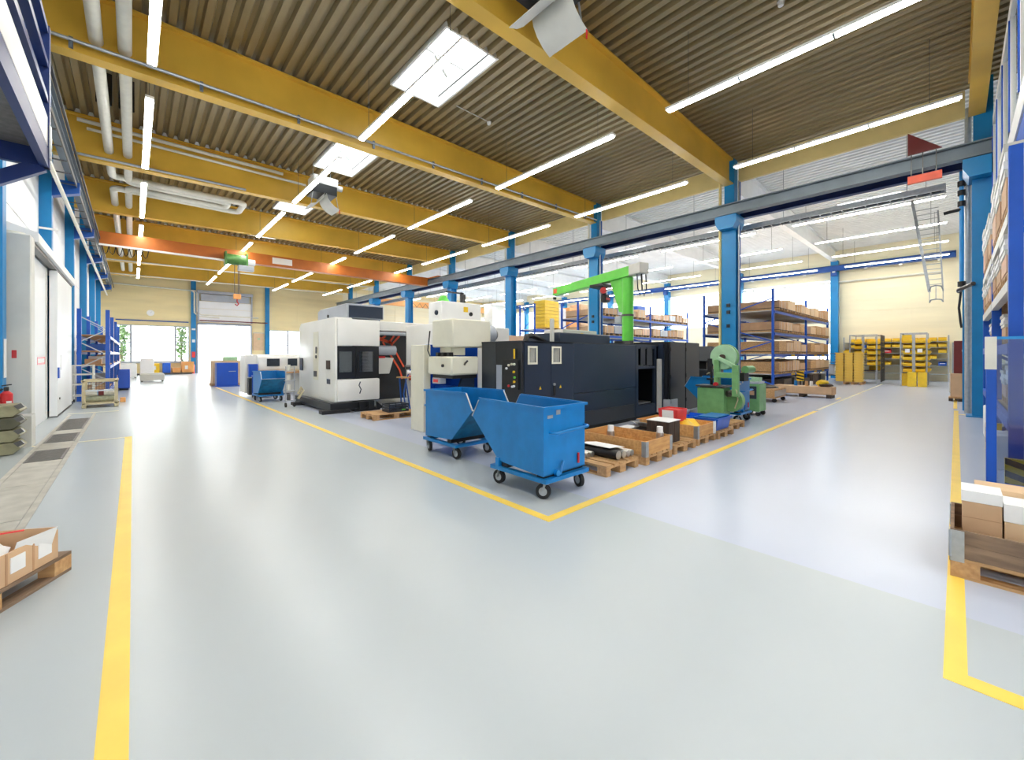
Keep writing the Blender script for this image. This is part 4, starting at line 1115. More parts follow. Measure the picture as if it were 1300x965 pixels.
# green welding cabinet on casters
t = thing('green_cabinet', 'green wheeled machine cabinet with dark side grille beyond the bandsaw', 'cabinet', (12.2, 3.75, 0))
obj('body', B(12.0, 12.55, 3.48, 3.9, .12, .84), 'saw_green', t, bev=.012)
obj('grille', B(11.985, 12.0, 3.55, 3.85, .45, .78), 'navy_side', t, smooth=False)
obj('dial_plate', B(11.975, 11.985, 3.6, 3.75, .55, .66), 'card_brown', t, smooth=False)
obj('top_tray', B(12.0, 12.5, 3.5, 3.88, .84, .9), 'machine_grey', t, bev=.01)
obj('top_gear', MB().cyl((12.1, 3.7, .9), (12.1, 3.7, 1.02), .07).box(12.2, 12.45, 3.55, 3.75, .9, 1.0), 'saw_pale', t)
for x in (12.05, 12.45):
    for y in (3.53, 3.83):
        obj('caster', MB().cyl((x - .02, y, .06), (x + .02, y, .06), .06), 'rubber', t)
        obj('caster_fork', B(x - .03, x + .03, y - .03, y + .03, .1, .125), 'zinc', t, smooth=False)
# dark machine pieces behind the saw
t = thing('dark_console', 'dark grey blue hooded console between dark cabinets and blue column', 'machine', (13.6, 5.3, 0))
obj('body', B(13.2, 14.3, 5.2, 6.0, 0, 1.15), 'navy_side', t, bev=.02)
obj('hood', MB().prism([(13.2, 1.4), (14.0, 1.4), (14.0, 1.85), (13.3, 1.88)], 'y', 5.2, 5.9), 'navy_side', t, bev=.02)
obj('hood_stand', B(13.4, 13.8, 5.4, 5.8, 1.15, 1.4), 'black', t, smooth=False)
obj('lamp_arm', MB().tube([(13.0, 5.0, 1.3), (13.3, 5.0, 1.55), (13.4, 5.1, 1.6)], .025, 6), 'khaki', t)
obj('arm_foot', MB().tube([(13.2, 5.3, 1.0), (13.05, 5.1, 1.1), (13.0, 5.0, 1.3)], .02, 6), 'khaki', t)
# ------------------------------------------------------------------ tipping carts
def make_cart():
    """back (handle) faces -Y, pouring lip to +Y; origin at floor under the back left corner"""
    t = thing('tipping_cart', 'x', 'cart')
    W = .74
    prof = [(0, .26), (.76, .30), (1.29, .80), (1.14, 1.04), (0, 1.02)]   # y, z
    th = .012
    obj('side_wall', MB().prism(prof, 'x', 0, th), 'cart_blue', t, smooth=False)
    obj('side_wall', MB().prism(prof, 'x', W - th, W), 'cart_blue', t, smooth=False)
    obj('back_wall', B(th, W - th, 0, th, .26, 1.02), 'cart_blue', t, smooth=False)
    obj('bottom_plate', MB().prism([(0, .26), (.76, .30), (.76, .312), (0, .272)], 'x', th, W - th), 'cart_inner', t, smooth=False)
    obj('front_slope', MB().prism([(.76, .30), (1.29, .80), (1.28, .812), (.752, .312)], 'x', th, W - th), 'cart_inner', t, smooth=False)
    r = MB().bar((-.012, -.015, 1.02), (-.012, 1.14, 1.042), .028, .03).bar((W + .012, -.015, 1.02), (W + .012, 1.14, 1.042), .028, .03).bar((-.025, -.015, 1.02), (W + .025, -.015, 1.02), .028, .03)
    obj('top_rim', r, 'cart_blue', t, smooth=False)
    obj('pour_edge', MB().bar((0, 1.14, 1.045), (0, 1.295, .80), .02, .012).bar((W, 1.14, 1.045), (W, 1.295, .80), .02, .012).bar((0, 1.295, .80), (W, 1.295, .80), .014, .014), 'zinc', t, smooth=False)
    obj('push_handle', MB().tube(soft([(.10, 0, .74), (.10, -.09, .74), (W - .02, -.09, .76), (W - .02, 0, .76)], .06), .016, 10), 'cart_blue', t)
    ch = obj('chassis', MB().box(-.02, .05, -.05, .9, .19, .235).box(W - .05, W + .02, -.05, .9, .19, .235).box(.05, W - .05, -.05, .03, .19, .235).box(.05, W - .05, .82, .9, .19, .235), 'cart_blue', t, smooth=False)
    obj('chassis_pad', MB().box(.02, W - .02, .02, .12, .235, .262).box(.02, W - .02, .62, .72, .235, .29), 'black', t, smooth=False)
    obj('tilt_stop', B(-.02, .04, .74, .8, .235, .34), 'cart_blue', t, smooth=False)
    obj('latch_lever', MB().tube([(.25, -.03, .24), (.26, -.04, .33), (.3, -.035, .4)], .012, 6), 'cart_blue', t)
    obj('latch_hub', MB().cyl((.2, -.045, .275), (.2, -.0, .275), .035), 'cart_blue', t)
    obj('red_pin', B(.58, .6, -.03, -.01, .32, .44), 'red', t, smooth=False, label='red lever pin')
    obj('data_plate', B(.06, .15, -.004, 0, .9, .935), 'zinc', t, smooth=False)
    obj('data_plate', B(.21, .28, -.004, 0, .93, .985), 'zinc', t, smooth=False)
    for (x, y), a in zip(((.06, .02), (W - .06, .02), (.06, .78), (W - .06, .78)), (.5, -.3, .15, .1)):
        ca, sa = math.cos(a), math.sin(a)
        ax = Vector((ca, sa, 0)); fw = Vector((-sa, ca, 0))
        c = Vector((x, y, .085)) + fw * .03
        w = obj('wheel', MB().cyl(c - ax * .022, c + ax * .022, .085, n=24), 'rubber', t)
        obj('hub', MB().cyl(c - ax * .024, c + ax * .024, .048, n=16), 'zinc', w)
        f = MB()
        for s in (-1, 1):
            o = ax * (s * .03)
            f.bar(c + o, Vector((x, y, .18)) + o, .006, .05)
        f.cyl((x, y, .172), (x, y, .19), .045)
        obj('caster_fork', f, 'zinc', w, smooth=False)
    return t
cart = make_cart()
cart.location = (3.34, 3.10, 0)
cart['label'] = 'blue steel tipping cart with push handle, the nearest one at the line corner'
cart['group'] = 'blue tipping carts'
dup(cart, (4.36, 6.06, 0), math.pi, 'blue steel tipping cart beside the pale cabinet, pouring lip towards the nearest cart')
dup(cart, (3.86, 16.85, 0), math.pi, 'blue tipping cart far down the aisle in front of the lathe')
dup(cart, (10.5, 3.48, 0), 0, 'blue tipping cart standing half hidden behind the green bandsaw')

# ------------------------------------------------------------------ pallets
def make_pallet(m1='wood', m2='wood_y'):
    t = thing('wooden_pallet', 'x', 'pallet')
    for i in range(5):
        w = .145 if i % 2 == 0 else .10
        x = [0.0, .19, .3275, .51, .655][i]
        obj('top_board', B(x, x + w, 0, 1.2, .122, .144), m2, t, smooth=False)
    for y in (0, .5275, 1.055):
        obj('cross_board', B(0, .8, y, y + .145, .1, .122), m1, t, smooth=False)
        for x, w in ((0, .1), (.3275, .145), (.7, .1)):
            obj('block', B(x, x + w, y, y + .145, .022, .1), m1, t, smooth=False)
    for x, w in ((0, .1), (.3275, .145), (.7, .1)):
        obj('bottom_board', B(x, x + w, 0, 1.2, 0, .022), m2, t, smooth=False)
    return t
def make_collar(mx, my, H=.2, hinge='zinc'):
    t = thing('pallet_collar', 'x', 'pallet collar')
    for z0, z1 in ((0, H / 2 - .001), (H / 2 + .001, H)):
        obj('board', B(.02, .78, 0, .02, z0, z1), mx, t, smooth=False)
        obj('board', B(.02, .78, 1.18, 1.2, z0, z1), mx, t, smooth=False)
        obj('board', B(0, .02, 0, 1.2, z0, z1), my, t, smooth=False)
        obj('board', B(.78, .8, 0, 1.2, z0, z1), my, t, smooth=False)
    for x in (0, .8):
        for y in (0, 1.2):
            a = -.004 if x == 0 else -.07
            hg = MB()
            hg.box(x + a, x + a + .074, y - .004 if y == 0 else y, y if y == 0 else y + .004, -.03, H - .005)
            hg.box(x - .004 if x == 0 else x, x if x == 0 else x + .004, y - .004 if y == 0 else y - .07, y + .07 if y == 0 else y + .004, -.03, H - .005)
            hg.cyl((x, y, .0), (x, y, H - .01), .009, n=8)
            obj('hinge', hg, hinge, t, smooth=False)
    return t
pal = make_pallet()
G_P = 'pallets along the yellow line'
PAL = [(4.57, 3.12, 'wooden pallet carrying dark round bars next to the nearest tipping cart'), (5.48, 3.06, 'wooden pallet beneath the fresh empty wooden collar'), (6.41, 3.08, 'wooden pallet under the dark brown block'),
       (7.33, 3.10, 'wooden pallet under the collar filled with yellow'), (8.2, 3.08, 'wooden pallet holding the blue bins by the bandsaw'), (9.28, 3.22, 'short-looking wooden pallet just before the bandsaw')]
for i, (x, y, lab) in enumerate(PAL):
    o = pal if i == 0 else dup(pal, (0, 0, 0))
    o.location = (x, y, 0); o['label'] = lab; o['group'] = G_P
pal_old = make_pallet('wood', 'wood_old')
pal_old.location = (-.34, 4.52, 0)
pal_old.rotation_euler = (0, 0, math.pi + math.atan2(-.5, .866) + .0)
pal_old['label'] = 'worn wooden pallet with cardboard box and plastic near the left edge of the floor'
dup(pal, (4.4, -1.17, 0), 0, 'wooden pallet under the weathered grey collar by the plastic guard', 'pallets by the racks')
dup(pal, (4.3, 10.4, 0), -math.pi / 2, 'pale wooden pallet with a black crate in front of the white machining centre', 'pallets in the machine island')

cn = make_collar('wood_new', 'wood_new')
cn.location = (5.48, 3.06, .146); cn['label'] = 'fresh orange-brown wooden pallet collar, open and nearly empty'
cn['group'] = 'pallet collars'
dup(cn, (7.33, 3.10, .146), 0, 'wooden pallet collar filled with yellow sacking beside blue bins')
co = make_collar('wood_old', 'wood_old', .2)
co.location = (4.4, -1.17, .146); co['label'] = 'weathered grey wooden pallet collar with rusty hinges by the plastic guard'
co['group'] = 'pallet collars'

# bars on first pallet
for i, (x, r, m, z) in enumerate([(4.98, .065, 'black', 0), (5.12, .055, 'steel_dark', 0), (5.235, .05, 'steel', 0), (5.335, .045, 'steel', 0)]):
    t = thing('round_bar', ['thick black round bar on the first pallet', 'dark steel round bar second on the first pallet', 'bright steel round bar third on the first pallet', 'thin bright steel bar at the pallet edge'][i], 'bar', (x, 3.5, .146), 'round bars')
    zc = .146 + r
    obj('bar', MB().cyl((x, 3.2, zc), (x, 3.95, zc), r, n=20), m, t)
    obj('cut_end', MB().cyl((x, 3.195, zc), (x, 3.2, zc), r * .96, n=20), 'steel', t)
single('paper_sheet', MB().prism([(4.92, .30), (5.05, .295), (5.3, .262), (5.3, .266), (5.05, .30), (4.92, .304)], 'y', 3.3, 3.8), 'paper', 'white paper sheet lying over the round bars', 'paper')
for i in range(3):
    single('steel_tube', MB().cyl((4.66 + .1 * i, 3.55, .146 + .04), (4.66 + .1 * i, 4.25, .146 + .04), .04, n=14), 'steel', 'pale steel tube at the back of the first pallet, %s from the tipping cart' % ORD[i + 1], 'tube', 'tubes on the first pallet')
# shafts in collar
for x, y, lab in ((5.66, 3.78, 'steel cylinder with white cap at the back inside the fresh collar'), (6.12, 3.18, 'steel cylinder with white cap at the front corner inside the fresh collar')):
    t = thing('steel_cylinder', lab, 'cylinder', (x, y, .146), 'capped cylinders')
    obj('body', MB().cyl((x, y, .146), (x, y, .39), .06, n=22), 'steel', t)
    obj('cap', MB().cyl((x, y, .39), (x, y, .48), .05, .046, n=20), 'paper', t)
# dark block
t = thing('metal_block', 'dark brown square block with white sheets on top', 'block', (6.72, 3.4, .146))
for i in range(2):
    for j in range(2):
        obj('bar_bundle', B(6.46 + .2 * i, 6.655 + .2 * i, 3.2 + .2 * j, 3.395 + .2 * j, .146, .50), 'wood_dark', t, bev=.006)
single('paper_sheet', B(6.45, 6.87, 3.19, 3.6, .502, .512), 'paper', 'white sheets covering the dark brown block', 'paper')
single('black_mat', B(6.45, 7.15, 3.7, 4.25, .146, .27), 'steel_dark', 'dark flat plates behind the dark brown block', 'plate')
single('paper_sheet', B(6.47, 6.9, 4.0, 4.24, .272, .285), 'paper', 'white papers lying flat on the dark plates', 'paper')
single('paper_sheet', MB().prism([(6.7, .40), (7.05, .275), (7.05, .28), (6.7, .406)], 'y', 3.75, 4.05), 'paper', 'white paper sheet leaning on the dark plates', 'paper')
# yellow fillings
def heap(x0, x1, y0, y1, z, h, m, label, cat='sacking', seed=1):
    rnd = random.Random(seed); n = 9
    vs, fs = [], []
    for i in range(n):
        for j in range(n):
            e = min(i, j, n - 1 - i, n - 1 - j)
            vs.append((x0 + (x1 - x0) * i / (n - 1), y0 + (y1 - y0) * j / (n - 1), z + (h * min(1, e / 2.) * rnd.uniform(.75, 1.05) if e else 0)))
    for i in range(n - 1):
        for j in range(n - 1):
            fs.append((i * n + j, (i + 1) * n + j, (i + 1) * n + j + 1, i * n + j + 1))
    fs.append(tuple([j for j in range(n)] + [i * n + n - 1 for i in range(1, n)] + [(n - 1) * n + j for j in range(n - 2, -1, -1)] + [i * n for i in range(n - 2, 0, -1)]))
    return single(name_for(cat), MB().add(vs, fs), m, label, cat)
def name_for(c): return c.replace(' ', '_')
heap(7.36, 8.1, 3.13, 4.27, .147, .235, 'bin_yellow', 'yellow sacking filling the collar next to the blue bins', 'sacking', 2)
single('paper_tag', B(7.99, 8.1, 3.085, 3.095, .14, .36), 'paper', 'white paper tag hanging over the collar corner by the blue bins', 'paper')

def open_box(t, x0, x1, y0, y1, z0, z1, m, th=.012, flare=.02, name='wall'):
    """four walls and a floor, slightly flared"""
    a = flare
    o = [(x0 + a, y0 + a), (x1 - a, y0 + a), (x1 - a, y1 - a), (x0 + a, y1 - a)]
    p = [(x0, y0), (x1, y0), (x1, y1), (x0, y1)]
    def ins(q, d):
        cx = sum(u for u, _ in q) / 4; cy = sum(v for _, v in q) / 4
        return [(u + (d if u < cx else -d), v + (d if v < cy else -d)) for u, v in q]
    oi, pi_ = ins(o, th), ins(p, th)
    vs = [(u, v, z0) for u, v in o] + [(u, v, z1) for u, v in p] + [(u, v, z1) for u, v in pi_] + [(u, v, z0 + th) for u, v in oi]
    fs = [(3, 2, 1, 0)]
    for k in range(4):
        l = (k + 1) % 4
        fs += [(k, l, 4 + l, 4 + k), (4 + k, 4 + l, 8 + l, 8 + k), (8 + k, 8 + l, 12 + l, 12 + k)]
    fs.append((12, 13, 14, 15))
    return obj(name, MB().add(vs, fs), m, t, smooth=False)
t = thing('plastic_box', 'bright red plastic box with white paper, on the yellow-filled collar behind the dark block', 'box', (7.54, 3.55, .35))
open_box(t, 7.32, 7.72, 3.46, 3.84, .372, .6, 'bin_red', name='body')
obj('lid', B(7.35, 7.69, 3.49, 3.81, .565, .58), 'bin_red', t, smooth=False)
obj('paper_sheet', MB().prism([(7.335, .40), (7.318, .58), (7.313, .58), (7.33, .40)], 'y', 3.54, 3.76), 'paper', t, smooth=False)
for x0, x1, y0, y1, z1, lab in ((8.22, 8.92, 3.10, 3.55, .38, 'large blue plastic bin at the front of its pallet'), (8.22, 8.92, 3.6, 4.0, .36, 'blue plastic bin behind the large one on the pallet'), (8.25, 8.75, 4.05, 4.27, .45, 'blue plastic bin at the pallet rear beside the dark cabinets')):
    t = thing('plastic_bin', lab, 'bin', ((x0 + x1) / 2, (y0 + y1) / 2, .146), 'blue bins by the bandsaw')
    open_box(t, x0, x1, y0, y1, .146, z1, 'bin_blue', flare=.04, name='body')
    obj('rim', MB().box(x0 - .012, x1 + .012, y0 - .012, y0, z1 - .03, z1).box(x0 - .012, x1 + .012, y1, y1 + .012, z1 - .03, z1).box(x0 - .012, x0, y0, y1, z1 - .03, z1).box(x1, x1 + .012, y0, y1, z1 - .03, z1), 'bin_blue', t, smooth=False)
for i, (x, y) in enumerate(((8.4, 3.95), (8.55, 3.85))):
    single('steel_ring', MB().cyl((x, y, .365), (x, y, .46), .065, n=20), 'steel', '%s steel bush lying on the blue bins' % ('rear' if i == 0 else 'front'), 'bush', 'steel bushes')
single('blue_sheet', B(8.3, 8.95, 3.15, 3.5, .382, .40), 'cart_blue', 'light blue flat lid on the large blue bin', 'lid')

# black crate on pale pallet
t = thing('plastic_crate', 'black openwork plastic crate on the pale pallet', 'crate', (4.95, 9.95, .146))
obj('base', B(4.75, 5.3, 9.72, 10.1, .146, .17), 'navy_side', t, smooth=False)
for y in (9.72, 10.08):
    for z in (.17, .24, .31):
        obj('side_bar', B(4.75, 5.3, y, y + .02, z, z + .035), 'navy_side', t, smooth=False)
for x in (4.75, 5.28):
    for z in (.17, .24, .31):
        obj('end_bar', B(x, x + .02, 9.74, 10.08, z, z + .035), 'navy_side', t, smooth=False)
for x in (4.75, 4.93, 5.11, 5.28):
    for y in (9.715, 10.085):
        obj('post', B(x, x + .02, y, y + .02, .146, .35), 'navy_side', t, smooth=False)
obj('content', B(4.79, 5.26, 9.76, 10.06, .175, .30), 'steel_dark', t, smooth=False)
obj('green_label', B(5.1, 5.2, 9.71, 9.715, .18, .21), 'jib_green', t, smooth=False)

# cardboard box on the worn pallet, left edge of the floor
ang = pal_old.rotation_euler[2]
t = thing('cardboard_box', 'open cardboard tray box with labels and crumpled paper on the worn pallet', 'box', (-.34, 4.52, .146), rz=0)
def LB(name, x0, x1, y0, y1, z0, z1, m, par=None):
    mb = B(x0, x1, y0, y1, z0, z1)
    mb.v = [(v[0] - .34, v[1] + 4.52, v[2] + .146) for v in mb.v]
    return obj(name, mb, m, par or t, smooth=False)
s1 = LB('side_panel', .012, .022, .1, .8, .0, .2, 'card')
LB('side_panel', .55, .56, .1, .8, 0, .2, 'card'); LB('end_panel', .022, .55, .1, .11, 0, .22, 'card'); LB('end_panel', .022, .55, .79, .8, 0, .2, 'card')
LB('bottom', .022, .55, .11, .79, 0, .01, 'card')
for y in (.16, .36, .54):
    LB('label_sheet', .006, .012, y, y + .1, .06, .16, 'paper', s1)
for y in (.29, .48, .66):
    LB('fold_tab', .008, .012, y, y + .012, .0, .2, 'card_brown', s1)
t.rotation_euler = (0, 0, ang)
t = thing('plastic_bag', 'crumpled white plastic bag with red print lying in the cardboard tray', 'bag', (-.34, 4.52, .146))
rnd = random.Random(5)
def blob(cx, cy, cz, rx, ry, rz_, seed, n=14, m=8):
    rnd = random.Random(seed); vs = []; fs = []
    for j in range(m + 1):
        th = math.pi * j / m
        for i in range(n):
            ph = 2 * math.pi * i / n
            q = 1 + rnd.uniform(-.16, .16)
            vs.append((cx + rx * q * math.sin(th) * math.cos(ph), cy + ry * q * math.sin(th) * math.sin(ph), cz + rz_ * q * math.cos(th)))
    for j in range(m):
        for i in range(n):
            fs.append((j * n + i, j * n + (i + 1) % n, (j + 1) * n + (i + 1) % n, (j + 1) * n + i))
    return MB().add(vs, fs)
mb = blob(.28 - .34, .45 + 4.52, .12 + .146, .2, .26, .10, 4)
obj('film', mb, 'paper', t)
obj('red_print', MB().tube([(-.34 + .1, 4.52 + .25, .41), (-.34 + .13, 4.52 + .3, .42), (-.34 + .18, 4.52 + .34, .425), (-.34 + .22, 4.52 + .34, .425)], .006, 6), 'bin_red', t)
t.rotation_euler = (0, 0, ang)
o = single('paper_sheet', B(-.05, .2, -.004, .0, 0, .2), 'paper', 'white paper sheet with red arc standing in the cardboard tray', 'paper')
o.location = Vector((-.34, 4.52, .20)) + Matrix.Rotation(ang, 3, 'Z') @ Vector((.05, .28, 0)); o.rotation_euler = (R(-18), 0, ang + R(80))
o = single('foam_wrap', blob(0, 0, .1, .16, .2, .10, 9), 'pipe_white', 'bundle of clear plastic wrap at the near end of the worn pallet', 'wrap')
o.location = Vector((-.34, 4.52, .146)) + Matrix.Rotation(ang, 3, 'Z') @ Vector((.18, .99, 0))

# cartons in weathered collar
t = thing('cardboard_box', 'tall cardboard carton with white top in the weathered collar, nearer the aisle line', 'box', (4.7, -.2, .146), 'cartons in the weathered collar')
obj('body', B(4.60, 4.86, -.225, -.03, .148, .52), 'card', t, bev=.004)
obj('lid', B(4.595, 4.865, -.228, -.026, .52, .60), 'paper', t, smooth=False)
obj('tape', B(4.597, 4.60, -.225, -.03, .40, .404), 'card_brown', t, smooth=False)
t = thing('cardboard_box', 'cardboard carton with white sheet on top, beside the taller one in the weathered collar', 'box', (4.7, -.7, .146), 'cartons in the weathered collar')
obj('body', B(4.60, 4.86, -1.0, -.235, .148, .42), 'card_pale', t, bev=.004)
obj('lid', B(4.595, 4.865, -1.0, -.232, .42, .545), 'paper', t, smooth=False)
single('cardboard_box', B(4.88, 5.14, -1.0, -.1, .148, .58), 'card_pale', 'low cardboard carton at the back of the weathered collar', 'box', 'cartons in the weathered collar', bev=.004)
# ------------------------------------------------------------------ pallet racks of the white hall
def upright(t, x, y, h, m='rack_blue', w=.09):
    mb = MB()
    ring = [(x - w / 2, y - w / 2), (x + w / 2, y - w / 2), (x + w / 2, y + w / 2), (x + .02, y + w / 2), (x + .02, y), (x - .02, y), (x - .02, y + w / 2), (x - w / 2, y + w / 2)]
    mb.add([(a, b, 0) for a, b in ring] + [(a, b, h) for a, b in ring], [(i, (i + 1) % 8, 8 + (i + 1) % 8, 8 + i) for i in range(8)] + [tuple(range(8)), tuple(range(8, 16))])
    return obj('upright', mb, m, t, smooth=False)
def make_rack(label, xs, ys, levels, h, shelf='grey_light', name='pallet_rack', brace_x=None):
    t = thing(name, label, 'rack', ((xs[0] + xs[-1]) / 2, (ys[0] + ys[-1]) / 2, 0))
    for x in xs:
        for y in ys:
            upright(t, x, y, h)
        if brace_x is None or x in brace_x:
            z = .3; up = True
            ya, yb = ys[0], ys[-1]
            while z + .95 < h:
                obj('brace', MB().bar((x, ya if up else yb, z), (x, yb if up else ya, z + .95), .03, .05), 'rack_blue', t, smooth=False)
                z += .95; up = not up
    for z in levels:
        for y in (ys[0] - .05, ys[-1] + .05):
            obj('beam', B(xs[0], xs[-1], y - .025, y + .025, z - .11, z), 'rack_blue', t, smooth=False)
        for i in range(len(xs) - 1):
            obj('shelf_board', B(xs[i] + .05, xs[i + 1] - .05, ys[0] - .02, ys[-1] + .02, z, z + .03), shelf, t, smooth=False)
    return t
def long_crate(x0, x1, y0, y1, z, h, m, label, group, kind='plain'):
    t = thing('long_crate', label, 'crate', ((x0 + x1) / 2, (y0 + y1) / 2, z), group)
    obj('body', B(x0, x1, y0, y1, z + .11, z + h), m, t, smooth=False)
    obj('deck_board', B(x0, x1, y0, y1, z + .08, z + .109), 'wood_dark', t, smooth=False)
    n = max(2, int((x1 - x0) / .35))
    for i in range(n + 1):
        x = x0 + (x1 - x0 - .1) * i / n
        obj('skid', B(x, x + .1, y0, y1, z, z + .08), 'wood', t, smooth=False)
    if kind == 'lid':
        obj('lid', B(x0 - .01, x1 + .01, y0 - .01, y1 + .01, z + h, z + h + .03), 'card_pale', t, smooth=False)
    if kind == 'strap':
        for q in (.3, .7):
            x = x0 + (x1 - x0) * q
            obj('strap', B(x - .02, x + .02, y0 - .006, y0, z + .1, z + h), 'steel', t, smooth=False)
    return t
rnd = random.Random(11)
LV = [.72, 1.62, 2.58, 3.55]
make_rack('tall blue pallet rack with four laden shelves right behind the blue column', [20.6, 26.4, 31.8], [5.45, 7.0, 8.4], LV, 4.5)
SH = ['lowest', 'second', 'third', 'top']
CM = ['card', 'card_brown', 'card', 'wood', 'card_pale', 'card_brown']
for li, z in enumerate(LV):
    x = 20.75; n = 0
    while x < 30.7:
        w = rnd.uniform(.85, 1.3)
        if x + w > 31.65: w = 31.65 - x
        if 26.3 - w < x < 26.5: x = 26.5
        hh = rnd.uniform(.42, .62)
        n += 1
        m = rnd.choice(CM)
        long_crate(x, x + w, 5.25, 8.3, z + .031, hh, m, '%s cargo box on the %s shelf of the tall rack, %s from the blue column' % ({'card': 'tan', 'card_brown': 'brown', 'wood': 'wooden', 'card_pale': 'pale'}[m], SH[li], ORD[n]), 'boxes on the tall rack', rnd.choice(['plain', 'lid', 'strap', 'strap']))
        x += w + .08
for li, z in ((0, .72), (1, 1.62)):
    for i, x in enumerate((23.2, 27.9, 29.8)):
        single('shelf_label', B(x, x + .6, 5.36, 5.372, z - .1, z - .01), 'yellow', 'yellow label on the %s shelf beam of the tall rack, %s from the blue column' % (SH[li], ORD[i + 1]), 'label', 'shelf labels')
# goods on floor under it
for i, (x, w, h, m) in enumerate([(21.3, 1.3, .5, 'wood_dark'), (23.0, 1.6, .55, 'steel_dark'), (25.0, 1.0, .4, 'wood_dark'), (26.7, 1.4, .55, 'wood_dark'), (28.6, 1.2, .5, 'steel_dark')]):
    single('dark_crate', B(x, x + w, 5.2, 7.8, 0, h), m, 'dark crate on the floor under the tall rack, %s from the blue column' % ORD[i + 1], 'crate', 'dark crates under the tall rack', bev=.01)
LB2 = [1.65, 2.65, 3.7]
make_rack('blue pallet rack with two laden shelves behind the jib crane pillar', [18.6, 23.8, 29.0], [13.0, 14.6, 15.8], LB2, 4.6)
for li, z in ((1, 2.65), (2, 3.7)):
    x = 18.75; n = 0
    while x < 28.2:
        w = rnd.uniform(.8, 1.2)
        if x + w > 28.85: w = 28.85 - x
        if 23.65 - w < x < 23.9: x = 23.95
        n += 1
        m = ['card_pink', 'card', 'machine_grey', 'card_brown', 'card_pale'][n % 5]
        long_crate(x, x + w, 12.9, 15.6, z + .031, rnd.uniform(.4, .6), m, '%s box on the %s shelf of the rack behind the jib crane, %s along' % ({'card_pink': 'pinkish', 'card': 'tan', 'machine_grey': 'grey', 'card_brown': 'brown', 'card_pale': 'pale'}[m], ['', 'lower', 'upper'][li], ORD[n]), 'boxes behind the jib crane', 'strap')
        x += w + .07
single('plastic_box', B(22.3, 23.2, 13.0, 13.8, 4.33, 4.55), 'bin_blue', 'blue box on top of the upper shelf boxes behind the jib crane', 'box')
make_rack('blue pallet rack left of the column behind the jib crane, with yellow and tan stacks', [19.6, 25.8], [19.0, 20.4], [1.6, 3.3], 5.0)
for x0, x1, y0, n, m, cat, lab, dz in [(20.6, 22.1, 19.0, 8, 'bin_yellow', 'crate', 'yellow plastic crate in the stack on the left rack', .235), (22.2, 23.0, 19.1, 6, 'paper', 'box', 'white carton in the stack beside the yellow crates', .24),
                                   (23.2, 24.3, 19.0, 6, 'crane_orange', 'crate', 'orange-tan crate in the stack on the left rack', .26), (24.5, 25.6, 19.0, 6, 'card_pale', 'box', 'pale carton in the tall stack next the column', .32)]:
    single('wooden_pallet', MB().box(x0, x1, y0, y0 + 1.1, 3.43, 3.46).box(x0, x0 + .12, y0, y0 + 1.1, 3.331, 3.43).box((x0 + x1) / 2 - .06, (x0 + x1) / 2 + .06, y0, y0 + 1.1, 3.331, 3.43).box(x1 - .12, x1, y0, y0 + 1.1, 3.331, 3.43), 'wood', 'wooden pallet on the left rack beneath the %s stack' % {'bin_yellow': 'yellow crate', 'paper': 'white carton', 'crane_orange': 'orange-tan crate', 'card_pale': 'pale carton'}[m], 'pallet', 'pallets on the left rack')
    for i in range(n):
        single('stack_' + cat, B(x0 + .02, x1 - .02, y0 + .02, y0 + 1.05, 3.465 + i * dz, 3.465 + (i + 1) * dz - .012), m, '%s, %s from the bottom' % (lab, ORD[i + 1]), cat, 'stacks on the left rack', bev=.01)
t = thing('carton_stack_pallet', 'wooden pallet carrying pinkish cartons behind the dark machine', 'pallet', (9.4, 10.6, 0))
obj('deck', B(8.6, 10.4, 10.0, 11.2, .1, .144), 'wood', t, smooth=False)
for x in (8.6, 9.45, 10.3):
    obj('runner', B(x, x + .1, 10, 11.2, 0, .1), 'wood', t, smooth=False)
single('carton', B(8.65, 10.3, 10.05, 11.1, .146, 1.35), 'card_pink', 'pinkish carton under the other one behind the dark machine', 'box', 'pinkish cartons', bev=.01)
single('carton', B(8.65, 10.25, 10.05, 11.1, 1.352, 2.25), 'card_pink', 'pinkish carton on top, showing above the dark machine', 'box', 'pinkish cartons', bev=.01)
t = thing('grey_machine_box', 'pale grey box with a yellow mark beyond the dark machine top', 'machine', (11.9, 9.6, 0))
obj('body', B(11.0, 13.0, 9.3, 10.2, 0, 2.5), 'grey_light', t, bev=.02)
obj('yellow_mark', B(12.0, 12.15, 9.29, 9.3, 2.2, 2.4), 'yellow', t, smooth=False)
t = thing('cabinet', 'pale grey tall structure with orange edge far in the white hall', 'cabinet', (31, 37, 0))
obj('body', B(29.8, 31.6, 35.5, 37.0, 0, 7.2), 'grey_light', t, bev=.02)
obj('top_edge', B(29.7, 31.7, 35.4, 37.1, 7.2, 7.4), 'white', t, smooth=False)

# ------------------------------------------------------------------ yellow crates and bin towers
def crate_proto():
    t = thing('plastic_crate', 'x', 'crate')
    obj('body', B(.03, .56, .03, .36, 0, .11), 'crate_yellow', t, smooth=False)
    obj('rim', B(0, .59, 0, .388, .1, .138), 'crate_yellow', t, smooth=False)
    return t
cp_ = None
for c in range(3):
    for r_ in range(11):
        if cp_ is None:
            cp_ = crate_proto(); o = cp_
        else: o = dup(cp_, (0, 0, 0))
        o.location = (28.4, 3.36 + .395 * c, .15 + .143 * r_)
        o['label'] = 'yellow plastic crate on the stacked pallet, column %s from the bin tower, layer %s up' % (ORD[c + 1], ORD[r_ + 1])
        o['group'] = 'yellow crates stacked on a pallet'
far_p = dup(pal, (29.6, 3.34, 0), math.pi / 2, 'wooden pallet under the stacked yellow crates', 'pallets in the white hall')
far_p.location = (29.58, 3.38, 0)

